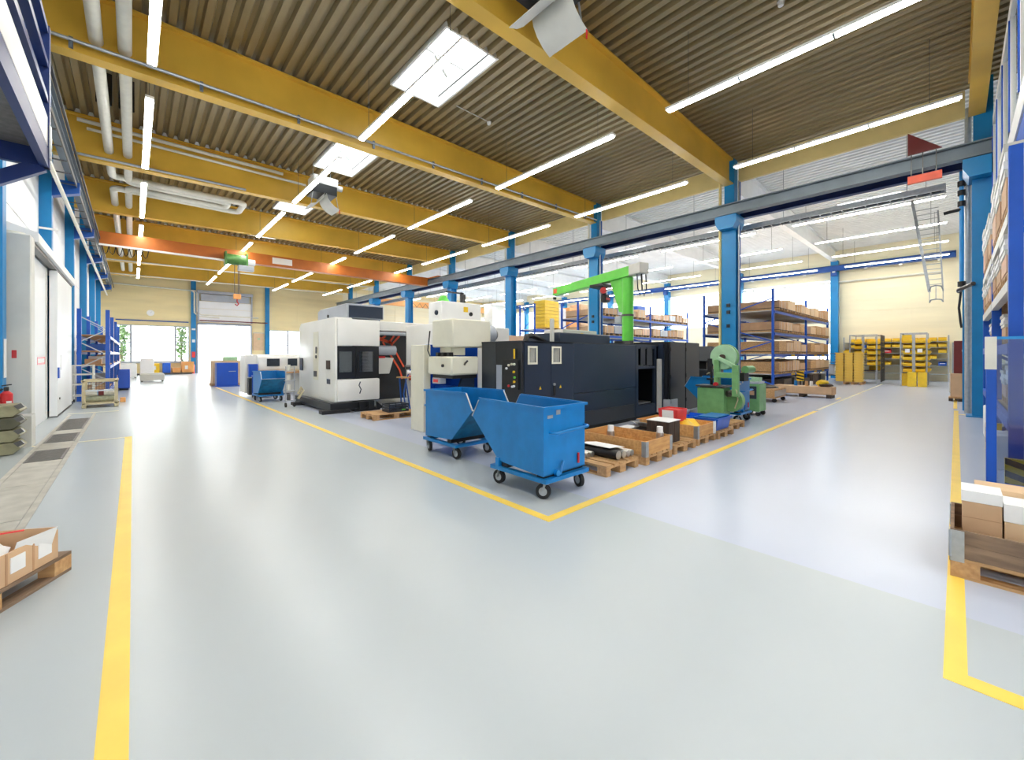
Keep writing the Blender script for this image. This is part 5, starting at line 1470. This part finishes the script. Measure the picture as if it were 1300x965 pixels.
def bin_proto(m, name='open_fronted_bin'):
    t = thing(name, 'x', 'bin')
    w, d, h = .34, .5, .24
    mb = MB()
    # outer hull with open top and low front, front towards -X
    prof = [(-.06, .10), (0, 0), (d, 0), (d, h), (.12, h), (-.06, .16)]
    mb.prism(prof, 'y', 0, .012).prism(prof, 'y', w - .012, w)
    mb.box(0, d, .012, w - .012, 0, .012).box(d - .012, d, .012, w - .012, .012, h)
    mb.prism([(-.06, .10), (0, .0), (.012, .0), (-.048, .10), (-.048, .16), (-.06, .16)], 'y', .012, w - .012)
    obj('tub', mb, m, t, smooth=False)
    obj('label_strip', B(-.064, -.06, .06, w - .06, .11, .15), 'bin_yellow' if m == 'bin_yellow' else 'paper', t, smooth=False)
    return t
BINS = {'yellow': None, 'blue': None, 'red': None}
def put_bin(c, x, y, z, rz, label, group):
    if BINS[c] is None:
        BINS[c] = bin_proto({'yellow': 'bin_yellow', 'blue': 'bin_blue', 'red': 'bin_red'}[c]); o = BINS[c]
        o.location = (x, y, z); o.rotation_euler = (0, 0, rz); o['label'] = label; o['group'] = group
    else:
        o = dup(BINS[c], (x, y, z), rz, label, group)
    return o
def tower(x0, x1, y0, y1, h, levels, label):
    t = thing('bin_tower', label, 'rack', ((x0 + x1) / 2, (y0 + y1) / 2, 0))
    for x, y in ((x0, y0), (x0, y1), (x1, y0), (x1, y1)):
        obj('post', B(x - .025, x + .025, y - .025, y + .025, 0, h), 'zinc', t, smooth=False)
    obj('post', B(x0 - .05, x0 - .02, (y0 + y1) / 2 - .06, (y0 + y1) / 2 + .06, .75, h), 'zinc', t, smooth=False)
    for z in levels:
        obj('shelf', B(x0, x1, y0, y1, z - .03, z - .005), 'steel_dark', t, smooth=False)
    obj('top_frame', MB().box(x0 - .03, x1, y0, y0 + .04, h - .05, h).box(x0 - .03, x1, y1 - .04, y1, h - .05, h).box(x0, x0 + .04, y0, y1, h - .05, h).box(x1 - .04, x1, y0, y1, h - .05, h), 'zinc', t, smooth=False)
    return t
TL = [.72, 1.02, 1.32, 1.62, 1.92, 2.2]
tower(29.2, 30.6, 1.0, 1.95, 2.72, TL, 'grey steel bin tower full of yellow open bins, standing nearest the red cabinet')
HN = ['lowest', 'second', 'third', 'fourth', 'fifth', 'sixth']
for li, z in enumerate(TL):
    for j, y in enumerate((1.06, 1.52)):
        put_bin('yellow', 29.13, y, z, 0, 'yellow bin on the %s shelf of the tower by the red cabinet, %s half' % (HN[li], ['near', 'far'][j]), 'bins in the tower by the red cabinet')
    for j, x in enumerate((30.05, 30.45)):
        put_bin('yellow', x, .93, z, math.pi / 2, 'yellow bin on the %s shelf, side of tower by the red cabinet, %s one' % (HN[li], ['front', 'rear'][j]), 'bins in the tower by the red cabinet')
for j, y in enumerate((.98, 1.35)):
    single('yellow_box', B(28.75, 29.1, y, y + .33, 0, .72), 'bin_yellow', 'plain yellow box on the floor before the bin tower, %s the red cabinet' % ['nearer', 'farther from'][j], 'box', 'yellow floor boxes', bev=.01)
single('yellow_box', B(29.3, 29.9, 1.62, 1.92, 0, .65), 'bin_yellow', 'yellow box inside the foot of the bin tower', 'box', bev=.01)
single('yellow_box', B(29.22, 29.8, 1.54, 1.9, 2.2, 2.62), 'bin_yellow', 'yellow box on top shelf of the bin tower by the red cabinet', 'box', bev=.01)
for j, y in enumerate((1.15, 1.6)):
    single('paper_label', B(29.03, 29.06, y, y + .18, 1.72, 1.9), 'paper', 'white paper label on the bin tower by the red cabinet, %s one' % ['near', 'far'][j], 'paper', 'papers on the bin tower')
rear_tower = tower(29.9, 32.0, 2.95, 4.1, 2.72, TL, 'grey steel bin tower half filled with yellow bins behind the stacked yellow crates')
for li, z in enumerate(TL):
    for j, y in enumerate((3.0, 3.55)):
        if li in (0,) and j == 0: continue
        put_bin('yellow', 29.83, y, z, 0, 'yellow bin on the %s shelf of the tower behind the stacked crates, %s half' % (HN[li], ['near', 'far'][j]), 'bins in the tower behind the crates')
    for j, x in enumerate((30.75, 31.25, 31.8)):
        if (li + j) % 3 == 0 and li < 3: continue
        put_bin('yellow', x, 2.88, z, math.pi / 2, 'yellow bin on the %s shelf side of the tower behind the crates, %s along' % (HN[li], ORD[j + 1]), 'bins in the tower behind the crates')
for i in range(6):
    obj('side_bar', B(30.2 + .33 * i, 30.23 + .33 * i, 2.8, 2.83, .1, 2.7), 'steel_dark', rear_tower, smooth=False)
# wall shelf with bins
t = thing('bin_shelving', 'long pale wall shelving with yellow and blue bins along the yellow far wall', 'shelf', (35.2, 2.4, 0))
for z in (.45, .95, 1.35, 1.7, 2.05, 2.4):
    obj('shelf', B(34.9, XR - .03, .3, 5.1, z - .025, z), 'zinc', t, smooth=False)
for y in (.3, 1.9, 3.5, 5.1):
    obj('upright', B(34.92, 34.97, y - .03, y + .03, 0, 2.75), 'zinc', t, smooth=False)
spec = {2.4: 'yyyyyyyyyyy', 2.05: 'yy.y.yybyby.', 1.7: 'y.y.y.rbyy.y', 1.35: '.y..yy.yy..', .95: 'b...y.y..'}
for z, s_ in spec.items():
    n = 0
    for i, c in enumerate(s_):
        if c == '.': continue
        n += 1
        col = {'y': 'yellow', 'b': 'blue', 'r': 'red'}[c]
        put_bin(col, 34.93, .38 + .4 * i, z, 0, '%s bin on the wall shelving, %s shelf up, %s from the red cabinet' % (col, ORD[{.95: 2, 1.35: 3, 1.7: 4, 2.05: 5, 2.4: 6}[z]], ORD[n]), 'bins on the wall shelving')

# red cabinet and cardboard pallet by the column
t = thing('red_cabinet', 'dark red steel cabinet with grey handle bar beside the first blue column', 'cabinet', (21.6, -.15, .3))
obj('body', B(21.4, 22.0, -.34, .06, .42, 2.1), 'dark_red', t, bev=.01)
obj('side_strip', B(21.5, 21.95, .06, .10, .5, 2.05), 'zinc', t, smooth=False)
obj('handle_bar', MB().cyl((21.38, -.15, 1.75), (21.3, -.35, 1.75), .05), 'zinc', t)
obj('plinth', B(21.45, 21.98, -.32, .04, 0, .42), 'steel_dark', t, smooth=False)
t = thing('cardboard_box', 'cardboard box on a wooden pallet under the red cabinet', 'box', (21.1, -.15, .15))
obj('body', B(20.85, 21.3, -.3, .14, .152, .95), 'card', t, bev=.01)
obj('flap', B(20.9, 21.3, .145, .17, .3, .95), 'paper', t, smooth=False)
t = thing('small_pallet', 'small wooden pallet under the cardboard box by the red cabinet', 'pallet', (21.1, -.15, 0))
obj('deck', B(20.8, 21.38, -.36, .18, .1, .15), 'wood', t, smooth=False)
for y in (-.36, -.14, .08):
    obj('runner', B(20.8, 21.38, y, y + .1, 0, .1), 'wood_dark', t, smooth=False)

# low wheeled crate and long box on the floor
t = thing('wheeled_crate', 'wooden crate with tools on small wheels, beyond the green cabinets', 'crate', (16.3, 4.45, 0))
obj('body', B(15.7, 17.0, 4.1, 4.9, .14, .46), 'wood', t, bev=.01)
obj('band', B(15.69, 17.01, 4.09, 4.1, .2, .4), 'steel', t, smooth=False)
obj('content', blob(16.3, 4.5, .46, .45, .3, .1, 3), 'steel_dark', t)
for x in (15.85, 16.85):
    for y in (4.15, 4.8):
        obj('wheel', MB().cyl((x - .03, y, .07), (x + .03, y, .07), .07), 'rubber', t)
t = thing('long_crate', 'long low wooden crate on a pallet in front of the tall rack', 'crate', (19.0, 3.7, 0))
obj('body', B(18.75, 19.4, 3.1, 4.95, .13, .41), 'card', t, bev=.01)
obj('end_board', B(18.76, 19.39, 3.06, 3.1, .13, .4), 'card_brown', t, smooth=False)
for y in (3.1, 3.95, 4.75):
    obj('skid', B(18.75, 19.4, y, y + .15, 0, .13), 'wood_dark', t, smooth=False)
obj('deck_board', B(18.75, 19.4, 3.05, 4.95, .125, .13), 'wood', t, smooth=False)
t = thing('tool_bundle', 'small bright yellow-green jacket heap on the long low crate', 'bundle', (19.0, 3.35, .41))
obj('cloth', blob(19.0, 3.4, .53, .14, .2, .13, 8), 'yellow', t)
obj('strap', blob(18.95, 3.3, .47, .12, .22, .07, 12), 'wood_dark', t)
for i, (y, m, lab) in enumerate([(3.75, 'paper', 'white bottle standing on the long low crate'), (3.9, 'wood', 'small wooden piece standing on the long low crate'), (4.25, 'cart_blue', 'blue can on the long low crate')]):
    single('small_can', MB().cyl((19.0, y, .41), (19.0, y, .6), .06, .05), m, lab, 'can')
t = thing('warning_stand', 'yellow and black striped warning plate behind the long low crate', 'sign', (19.8, 4.3, 0))
obj('plate', B(19.8, 19.82, 4.15, 4.4, .55, .95), 'yellow', t, smooth=False)
obj('leg', B(19.805, 19.815, 4.25, 4.3, 0, .55), 'black', t, smooth=False)
for i in range(3):
    obj('stripe', MB().prism([(4.15, .57 + .13 * i), (4.15, .63 + .13 * i), (4.4, .69 + .13 * i), (4.4, .63 + .13 * i)], 'x', 19.79, 19.8), 'black', t, smooth=False)
# trolley at the window
t = thing('wire_trolley', 'dark wire trolley by the low window of the far wall', 'trolley', (32.5, 5.2, 0))
for x in (32.2, 33.2):
    for y in (5.0, 5.9):
        obj('post', B(x, x + .05, y, y + .05, .05, 1.7), 'steel_dark', t, smooth=False)
for z in (.3, 1.1, 1.65):
    obj('shelf', B(32.2, 33.25, 5.0, 5.95, z, z + .04), 'steel_dark', t, smooth=False)
obj('load', B(32.4, 33.0, 5.2, 5.8, .34, 1.0), 'paper', t, bev=.02)

# ------------------------------------------------------------------ pipes and ladder by the near column
t = thing('wall_ladder', 'grey caged ladder hanging in the white hall beside the first blue column', 'ladder', (21, .35, 3.2))
lx = 20.0
obj('rail', MB().bar((lx, 1.05, 7.0), (lx - .0, .62, 3.75), .08, .05), 'zinc', t, smooth=False)
obj('rail', MB().bar((lx, .42, 6.5), (lx, .30, 3.75), .04, .04), 'zinc', t, smooth=False)
for i in range(16):
    f_ = i / 15
    obj('rung', MB().bar((lx, .98 - .33 * f_, 6.6 - 2.6 * f_), (lx, .40 - .06 * f_, 6.6 - 2.6 * f_), .02, .02), 'zinc', t, smooth=False)
obj('cage_hoop', MB().tube([(lx, .62, 3.8), (lx - .25, .58, 3.9), (lx - .35, .46, 3.92), (lx - .25, .34, 3.9), (lx, .30, 3.8)], .02, 6), 'zinc', t)
obj('cage_bar', MB().bar((lx - .35, .46, 3.92), (lx - .35, .46, 3.46), .02, .02), 'zinc', t, smooth=False)
obj('cage_bar', MB().bar((lx, .62, 3.8), (lx, .62, 3.4), .02, .02), 'zinc', t, smooth=False)
obj('cage_bar', MB().bar((lx, .30, 3.8), (lx, .30, 3.4), .02, .02), 'zinc', t, smooth=False)
obj('cage_hoop', MB().tube([(lx, .62, 3.4), (lx - .25, .58, 3.45), (lx - .35, .46, 3.46), (lx - .25, .34, 3.45), (lx, .30, 3.4)], .02, 6), 'zinc', t)
px0 = 16.7; AY = -.10
t = thing('compressed_air_drop', 'bright blue compressed air pipe with black valves dropping beside the first column', 'pipe', (px0, .1, 2))
obj('drop_pipe', MB().cyl((px0, AY, 3.5), (px0, AY, 6.9), .045), 'air_blue', t)
for z in (6.95, 6.3, 6.05, 5.75, 3.55):
    obj('valve', MB().cyl((px0, AY, z - .07), (px0, AY, z + .07), .08), 'black', t)
obj('elbow', MB().tube([(px0, AY, 6.95), (px0, .03, 7.08), (px0, .25, 7.12)], .06, 8), 'black', t)
obj('branch', MB().tube([(px0, AY, 5.6), (px0, .12, 5.58), (px0, .24, 5.56)], .045, 8), 'black', t)
obj('hose', MB().tube([(px0, AY, 3.5), (px0, -.05, 2.9), (px0, -.08, 2.5), (px0, -.1, 2.35)], .025, 6), 'black', t)
obj('tee', MB().tube([(px0, -.05, 3.35), (px0 - .15, -.05, 3.38), (px0 - .8, -.3, 3.45)], .05, 8), 'steel_dark', t)
single('grey_downpipe', MB().cyl((16.9, -.22, 0.0), (16.9, -.22, 8.4), .07), 'zinc', 'grey vertical pipe between the blue air pipe and the first blue column', 'pipe')
single('teal_post', B(17.6, 17.8, -.27, -.12, 0, 5.6), 'col_blue', 'slim blue post behind the grey pipe at the first column', 'post')

# ------------------------------------------------------------------ near rack on the right
FX = [7.55, 10.9, 14.2]
FY = -.47
t = thing('pallet_rack', 'blue pallet rack with pale beams along the near side wall behind the plastic guard', 'rack', (11, -1, 0))
for x in FX:
    for y in (FY, -1.55):
        upright(t, x, y, 4.05 if x < 8 else 3.6, w=.11)
    z = .3; up = True
    while z < 3.4:
        obj('brace', MB().tube([(x, FY if up else -1.55, z), (x, -1.55 if up else FY, z + .7)], .03, 8), 'rack_blue', t)
        z += .7; up = not up
for z in (.85, 1.75, 2.5, 3.3):
    for i in range(2):
        obj('beam', B(FX[i] + .05, FX[i + 1] - .05, FY - .02, FY + .06, z - .13, z), 'grey_light' if z > 2 else 'rack_blue', t, smooth=False)
        obj('beam', B(FX[i] + .05, FX[i + 1] - .05, -1.58, -1.5, z - .13, z), 'rack_blue', t, smooth=False)
        obj('shelf_board', B(FX[i] + .05, FX[i + 1] - .05, -1.5, FY, z - .03, z), 'wood', t, smooth=False)
k = 0
for li, (z, hs) in enumerate([(.85, .45), (1.75, .4), (2.5, .42), (3.3, .75)]):
    for i, x in enumerate((7.75, 8.75, 9.75, 11.1, 12.1, 13.1)):
        if li == 1 and i in (1,): continue
        h = hs * (1 + .12 * math.sin(i * 2.3 + li))
        tt = thing('wrapped_load', '%s on the %s shelf of the near rack, %s from the plastic guard' % ('white wrapped boards' if (i + li) % 3 else 'tan wrapped carton', ['lowest', 'second', 'third', 'top'][li], ORD[i + 1]), 'load', (x + .4, -1, z), 'loads on the near rack')
        fy = -.40 if li > 1 else -.5
        obj('pallet_base', MB().box(x, x + .8, -1.45, fy - .02, z + .09, z + .12).box(x, x + .1, -1.45, fy - .02, z + .002, z + .09).box(x + .35, x + .45, -1.45, fy - .02, z + .002, z + .09).box(x + .7, x + .8, -1.45, fy - .02, z + .002, z + .09), 'wood', tt, smooth=False)
        obj('carton', B(x + .02, x + .78, -1.43, fy - .01, z + .122, z + .12 + h * .45), ['card', 'card_brown', 'card_pink'][(i + li) % 3], tt, smooth=False)
        n = 4
        for q in range(n):
            a = z + .122 + h * .45 + h * .55 * q / n
            obj('sheet_stack', B(x + .03 + .01 * (q % 2), x + .77, -1.42, fy + .01 * (q % 2), a + .002, a + h * .55 / n - .004), 'paper' if q % 3 else 'grey_light', tt, smooth=False)
single('yellow_box', B(7.62, 8.2, -1.3, -.6, 4.2, 4.45), 'bin_yellow', 'yellow box edge on the highest load of the near rack', 'box')
t = thing('upright_protector', 'yellow and black striped steel protector at the foot of the near rack upright', 'protector', (7.4, -.47, 0))
obj('guard', B(7.38, 7.46, -.54, -.38, 0, .42), 'yellow', t, smooth=False)
for i in range(3):
    obj('stripe', MB().prism([(-.54, .02 + .14 * i), (-.54, .09 + .14 * i), (-.38, .15 + .14 * i), (-.38, .08 + .14 * i)], 'x', 7.375, 7.38), 'black', t, smooth=False)
obj('foot_plate', B(7.36, 7.48, -.58, -.34, 0, .012), 'zinc', t, smooth=False)
# plastic guard
GX = 7.18
t = thing('plastic_guard', 'tall blue framed clear plastic guard panel at the end of the near rack', 'guard', (GX, -1.0, 0))
for y in (-.27, -1.75):
    obj('post', B(GX - .03, GX + .03, y - .04, y + .04, 0, 1.83), 'rack_blue', t, bev=.006)
obj('bottom_rail', B(GX - .025, GX + .025, -1.71, -.31, .14, .17), 'rack_blue', t, smooth=False)
obj('top_rail', B(GX - .02, GX + .02, -1.71, -.31, 1.79, 1.82), 'air_blue', t, smooth=False)
obj('clear_panel', B(GX - .004, GX + .004, -1.71, -.31, .17, 1.79), 'plexi', t, smooth=False)
obj('corner_sheet', B(GX - .036, GX - .032, -.31, -.22, 1.45, 1.82), 'pipe_white', t, smooth=False)
single('paper_bundle', B(7.28, 7.36, -.62, -.55, 0, .12), 'paper', 'white crumpled label at the foot of the rack upright', 'paper')

# first shelf items seen past the guard post
for i, (x, z0, z1, m, lab) in enumerate([(8.9, .05, .5, 'paper', 'white sack at the foot of the near rack'), (12.2, .0, .6, 'paper', 'white carton on the floor by the near rack upright')]):
    single('floor_carton', B(x, x + .5, -.62, -.37, z0 if z0 > .06 else 0, z1), m, lab, 'box', bev=.02)
t = thing('upright_protector', 'yellow and black protector at the second upright of the near rack', 'protector', (10.75, -.4, 0))
obj('guard', B(10.72, 10.8, -.52, -.34, 0, .45), 'yellow', t, smooth=False)
for i in range(2):
    obj('stripe', MB().prism([(-.52, .06 + .18 * i), (-.52, .14 + .18 * i), (-.34, .2 + .18 * i), (-.34, .12 + .18 * i)], 'x', 10.715, 10.72), 'black', t, smooth=False)

# glazed gallery above the near rack
t = thing('glazed_gallery', 'white framed glazed gallery with blue mullions above the near rack', 'gallery', (10.5, -.65, 5.0))
GY = -.62
obj('fascia', B(4.5, 15.6, GY - .04, GY, 5.02, 5.40), 'white', t, smooth=False)
obj('floor_beam', B(4.5, 15.6, GY - .12, GY - .02, 4.62, 5.0), 'rack_blue', t, smooth=False)
obj('floor_slab', B(4.5, 15.6, -1.85, GY - .12, 4.9, 5.0), 'wall_white', t, smooth=False)
obj('top_rail', B(4.5, 15.6, GY - .05, GY + .01, 7.28, 7.5), 'white', t, smooth=False)
for i in range(8):
    x = 4.5 + i * 1.58
    obj('post', B(x, x + .1, GY - .06, GY, 5.4, 7.28), 'white', t, smooth=False)
    obj('mullion', B(x + .1, x + .15, GY - .06, GY + .02, 5.4, 7.28), 'rack_blue', t, smooth=False)
    if i < 7:
        obj('pane', B(x + .15, x + 1.58, GY - .035, GY - .025, 5.4, 7.28), 'window_glass', t, smooth=False)
for i in range(10):
    z = 5.6 + .16 * i
    obj('blind_slat', B(4.6, 15.5, -1.4, -1.38, z, z + .1), 'machine_grey', t, smooth=False)

# ------------------------------------------------------------------ left side of the aisle
t = thing('pallet_rack', 'blue shelf rack with wooden shelves standing beside the sliding door', 'rack', (-1, 24, 0))
LX0, LX1 = -1.36, -.66
for y, h in ((20.5, 3.2), (24.5, 3.2), (29.5, 3.3), (34.5, 3.3)):
    for x in (LX0, LX1):
        upright(t, x, y, h, w=.11)
    z = .25; up = True
    while z < 2.9:
        obj('brace', MB().bar((LX0 if up else LX1, y, z), (LX1 if up else LX0, y, z + .45), .025, .03), 'zinc', t, smooth=False)
        z += .45; up = not up
for z in (.35, 1.22, 1.72, 2.28):
    for i, (a, b) in enumerate(((20.5, 24.5), (24.5, 29.5), (29.5, 34.5))):
        obj('shelf_board', B(LX0, LX1, a + .07, b - .07, z, z + .035), 'wood', t, smooth=False)
        obj('beam', B(LX1 + .02, LX1 + .07, a + .06, b - .06, z - .1, z), 'white' if i else 'rack_blue', t, smooth=False)
        obj('beam', B(LX0 - .07, LX0 - .02, a + .06, b - .06, z - .1, z), 'rack_blue', t, smooth=False)
for i, (y, z, w, h, m, lab) in enumerate([(20.8, 1.257, .42, .2, 'card_brown', 'brown carton on the second shelf of the blue shelf rack'), (21.4, 1.757, .55, .25, 'rack_blue', 'blue tray on the third shelf of the blue shelf rack'), (22.5, 1.257, .5, .3, 'paper', 'white box on the second shelf of the blue shelf rack'),
        (25.0, 1.757, .5, .3, 'paper', 'white box on the third shelf deeper in the blue shelf rack'), (26.0, .387, .5, .4, 'machine_grey', 'grey bin on the lowest shelf of the blue shelf rack'), (27.4, 1.257, .5, .35, 'card', 'tan carton on the second shelf deeper in the blue shelf rack')]):
    single('shelf_box', B(-1.25, -1.25 + w, y, y + .5, z, z + h), m, lab, 'box', bev=.01)
t = thing('frame_trolley', 'light grey tubular frame trolley between the sliding door and the box pallet', 'trolley', (-1.3, 19.9, 0))
for x in (-1.46, -.98):
    for y in (19.55, 20.2):
        obj('post', MB().cyl((x, y, .1), (x, y, 1.25), .022, n=10), 'grey_light', t)
        obj('caster', MB().cyl((x - .02, y, .05), (x + .02, y, .05), .05), 'rubber', t)
for z in (.25, .62, .95, 1.25):
    obj('tray', MB().bar((-1.46, 19.55, z), (-.98, 19.55, z), .03, .03).bar((-1.46, 20.2, z), (-.98, 20.2, z), .03, .03).bar((-1.46, 19.55, z), (-1.46, 20.2, z), .03, .03).bar((-.98, 19.55, z), (-.98, 20.2, z), .03, .03), 'grey_light', t, smooth=False)
# box pallet with rolled fabric
t = thing('box_pallet', 'beige wooden and wire box pallet holding rolled fabric beside the blue shelf rack', 'box pallet', (-.75, 18.3, 0))
gx0, gx1, gy0, gy1 = -1.12, -.36, 17.75, 18.75
for x in (gx0, gx1 - .06):
    for y in (gy0, gy1 - .06):
        obj('corner_post', B(x, x + .06, y, y + .06, .1, .82), 'khaki', t, smooth=False)
        obj('foot', B(x - .01, x + .09, y - .01, y + .09, 0, .1), 'khaki', t, bev=.01)
obj('floor_frame', B(gx0, gx1, gy0, gy1, .1, .15), 'khaki', t, smooth=False)
for y in (gy0, gy1 - .06):
    obj('top_bar', B(gx0 - .02, gx1 + .02, y, y + .06, .78, .84), 'khaki', t, smooth=False)
for x in (gx0, gx1 - .06):
    obj('top_bar', B(x, x + .06, gy0 + .06, gy1 - .06, .78, .83), 'khaki', t, smooth=False)
obj('middle_bar', B(gx0 + .06, gx1 - .06, gy0 + .01, gy0 + .03, .5, .54), 'zinc', t, smooth=False)
mb = MB()
for i in range(11):
    x = gx0 + .08 + i * .06
    mb.box(x, x + .008, gy1 - .05, gy1 - .042, .15, .78)
for i in range(9):
    mb.box(gx0 + .06, gx1 - .06, gy1 - .06, gy1 - .052, .2 + i * .065, .208 + i * .065)
obj('wire_mesh', mb, 'steel_dark', t, smooth=False)['kind'] = 'stuff'
for z, m, lab in ((.155, 'cloth_green', 'rolled green-grey fabric lying at the bottom of the beige box pallet'), (.345, 'cloth_white', 'rolled white fabric with a coloured band on top in the beige box pallet')):
    r_ = .1
    t = thing('fabric_roll', lab, 'fabric roll', (-.74, 18.0, z), 'rolled fabrics')
    obj('roll', MB().cyl((gx0 + .07, 17.98, z + r_), (gx1 - .07, 17.98, z + r_), r_ * .93, n=20), m, t)
    obj('roll_end', MB().cyl((gx1 - .075, 17.98, z + r_), (gx1 - .068, 17.98, z + r_), r_ * .6, n=16), 'khaki', t)
    if m == 'cloth_white':
        obj('band', MB().cyl((-.78, 17.98, z + r_), (-.66, 17.98, z + r_), r_ * .96, n=20), 'dark_red', t)
        obj('band', MB().cyl((-.80, 17.98, z + r_), (-.785, 17.98, z + r_), r_ * .96, n=20), 'air_blue', t)
single('small_carton', B(-.32, -.18, 19.2, 19.35, 0, .16), 'crane_orange', 'small orange-tan carton on the floor right of the box pallet', 'box', bev=.01)
# blue chip bin
t = thing('blue_skip', 'low royal blue sheet metal skip on the aisle floor beyond the box pallet', 'skip', (-.3, 26.3, 0))
obj('body', MB().prism([(25.4, .1), (27.6, .02), (27.6, .62), (25.4, .95)], 'x', -.5, -.1), 'machine_blue', t, bev=.01)
obj('foot', B(-.45, -.15, 25.7, 27.3, 0, .06), 'black', t, smooth=False)
# things under the end window
G = 'goods under the end window'
for i, (x, w, h, m, lab) in enumerate([(1.05, .62, .75, 'yellow', 'yellow-orange box under the end window'), (1.85, .5, .78, 'bin_blue', 'blue barrel-like bin under the end window'), (2.45, .5, .36, 'crane_orange', 'low orange box under the end window'), (3.05, .8, .85, 'crane_orange', 'orange and white box under the end window')]):
    t = thing('goods_box', lab, 'box', (x + w / 2, 43.6, .12), G)
    obj('body', B(x - .1, x - .1 + w, 43.2, 44.0, .125, .12 + h), m, t, bev=.03)
    obj('lid', B(x - .12, x - .08 + w, 43.18, 44.02, .12 + h, .16 + h), m, t, smooth=False)
    if i in (0, 3): obj('sticker', B(x + .1, x + .3, 43.19, 43.2, .4, .7), 'paper', t, smooth=False)
single('dark_plinth', B(-.1, 3.6, 42.9, 44.1, 0, .12), 'steel_dark', 'long dark low platform under the end window', 'platform')
t = thing('red_extinguisher', 'small red fire extinguisher by the end wall column', 'fire extinguisher', (3.75, 43.9, 0))
obj('cylinder', MB().cyl((3.75, 43.9, 0), (3.75, 43.9, .75), .12, n=14), 'red', t)
obj('valve', MB().cyl((3.75, 43.9, .75), (3.75, 43.9, .9), .05, n=10), 'black', t)
for i, (x, y, w, d, h, m, lab) in enumerate([(-.7, 38.0, .9, 1.0, .95, 'paper', 'white cabinet on the left below the end window'), (.35, 36.5, .7, .7, 1.3, 'paper', 'tall white box on the left below the end window'), (-1.2, 35.6, .6, .8, 1.6, 'card_pink', 'pinkish carton pile beyond the blue shelf rack'),
         (.3, 32.2, 1.1, .8, .45, 'grey_light', 'low pale trolley on the aisle floor far ahead')]):
    t = thing('far_goods', lab, 'box', (x + w / 2, y, 0), 'far goods left of the aisle')
    obj('body', B(x, x + w, y, y + d, .08, h), m, t, bev=.02)
    for dx in (.05, w - .13):
        obj('foot', B(x + dx, x + dx + .08, y + .05, y + d - .05, 0, .08), 'steel_dark', t, smooth=False)
    obj('top', B(x + .05, x + w - .05, y + .05, y + d - .05, h, h + .05), 'grey_light', t, smooth=False)
t = thing('wall_clock', 'round white wall clock on the cream end wall above the window', 'clock', (1.05, 44.5, 4.8))
obj('case', MB().cyl((1.05, 44.57, 5.0), (1.05, 44.5, 5.0), .24, n=28), 'white', t)
obj('face', MB().cyl((1.05, 44.5, 5.0), (1.05, 44.49, 5.0), .21, n=28), 'paper', t)
obj('hand', MB().bar((1.05, 44.485, 5.0), (1.14, 44.485, 5.1), .02, .01), 'black', t, smooth=False)
t = thing('notice_board', 'tan notice board on the end wall right of the gateway', 'board', (8.7, 44.5, 2.2))
obj('board', B(8.25, 9.15, 44.52, 44.575, 2.0, 3.6), 'card_pale', t, smooth=False)
obj('frame', B(8.22, 9.18, 44.51, 44.52, 3.6, 3.66), 'grey_light', t, smooth=False)
obj('green_mark', B(8.6, 8.8, 44.51, 44.52, 3.0, 3.15), 'saw_pale', t, smooth=False)
single('pipe_rail', MB().tube([(4.2, 44.0, 4.55), (9.3, 44.0, 4.55)], .05, 6), 'dark_red', 'thin reddish pipe across above the gateway', 'pipe')
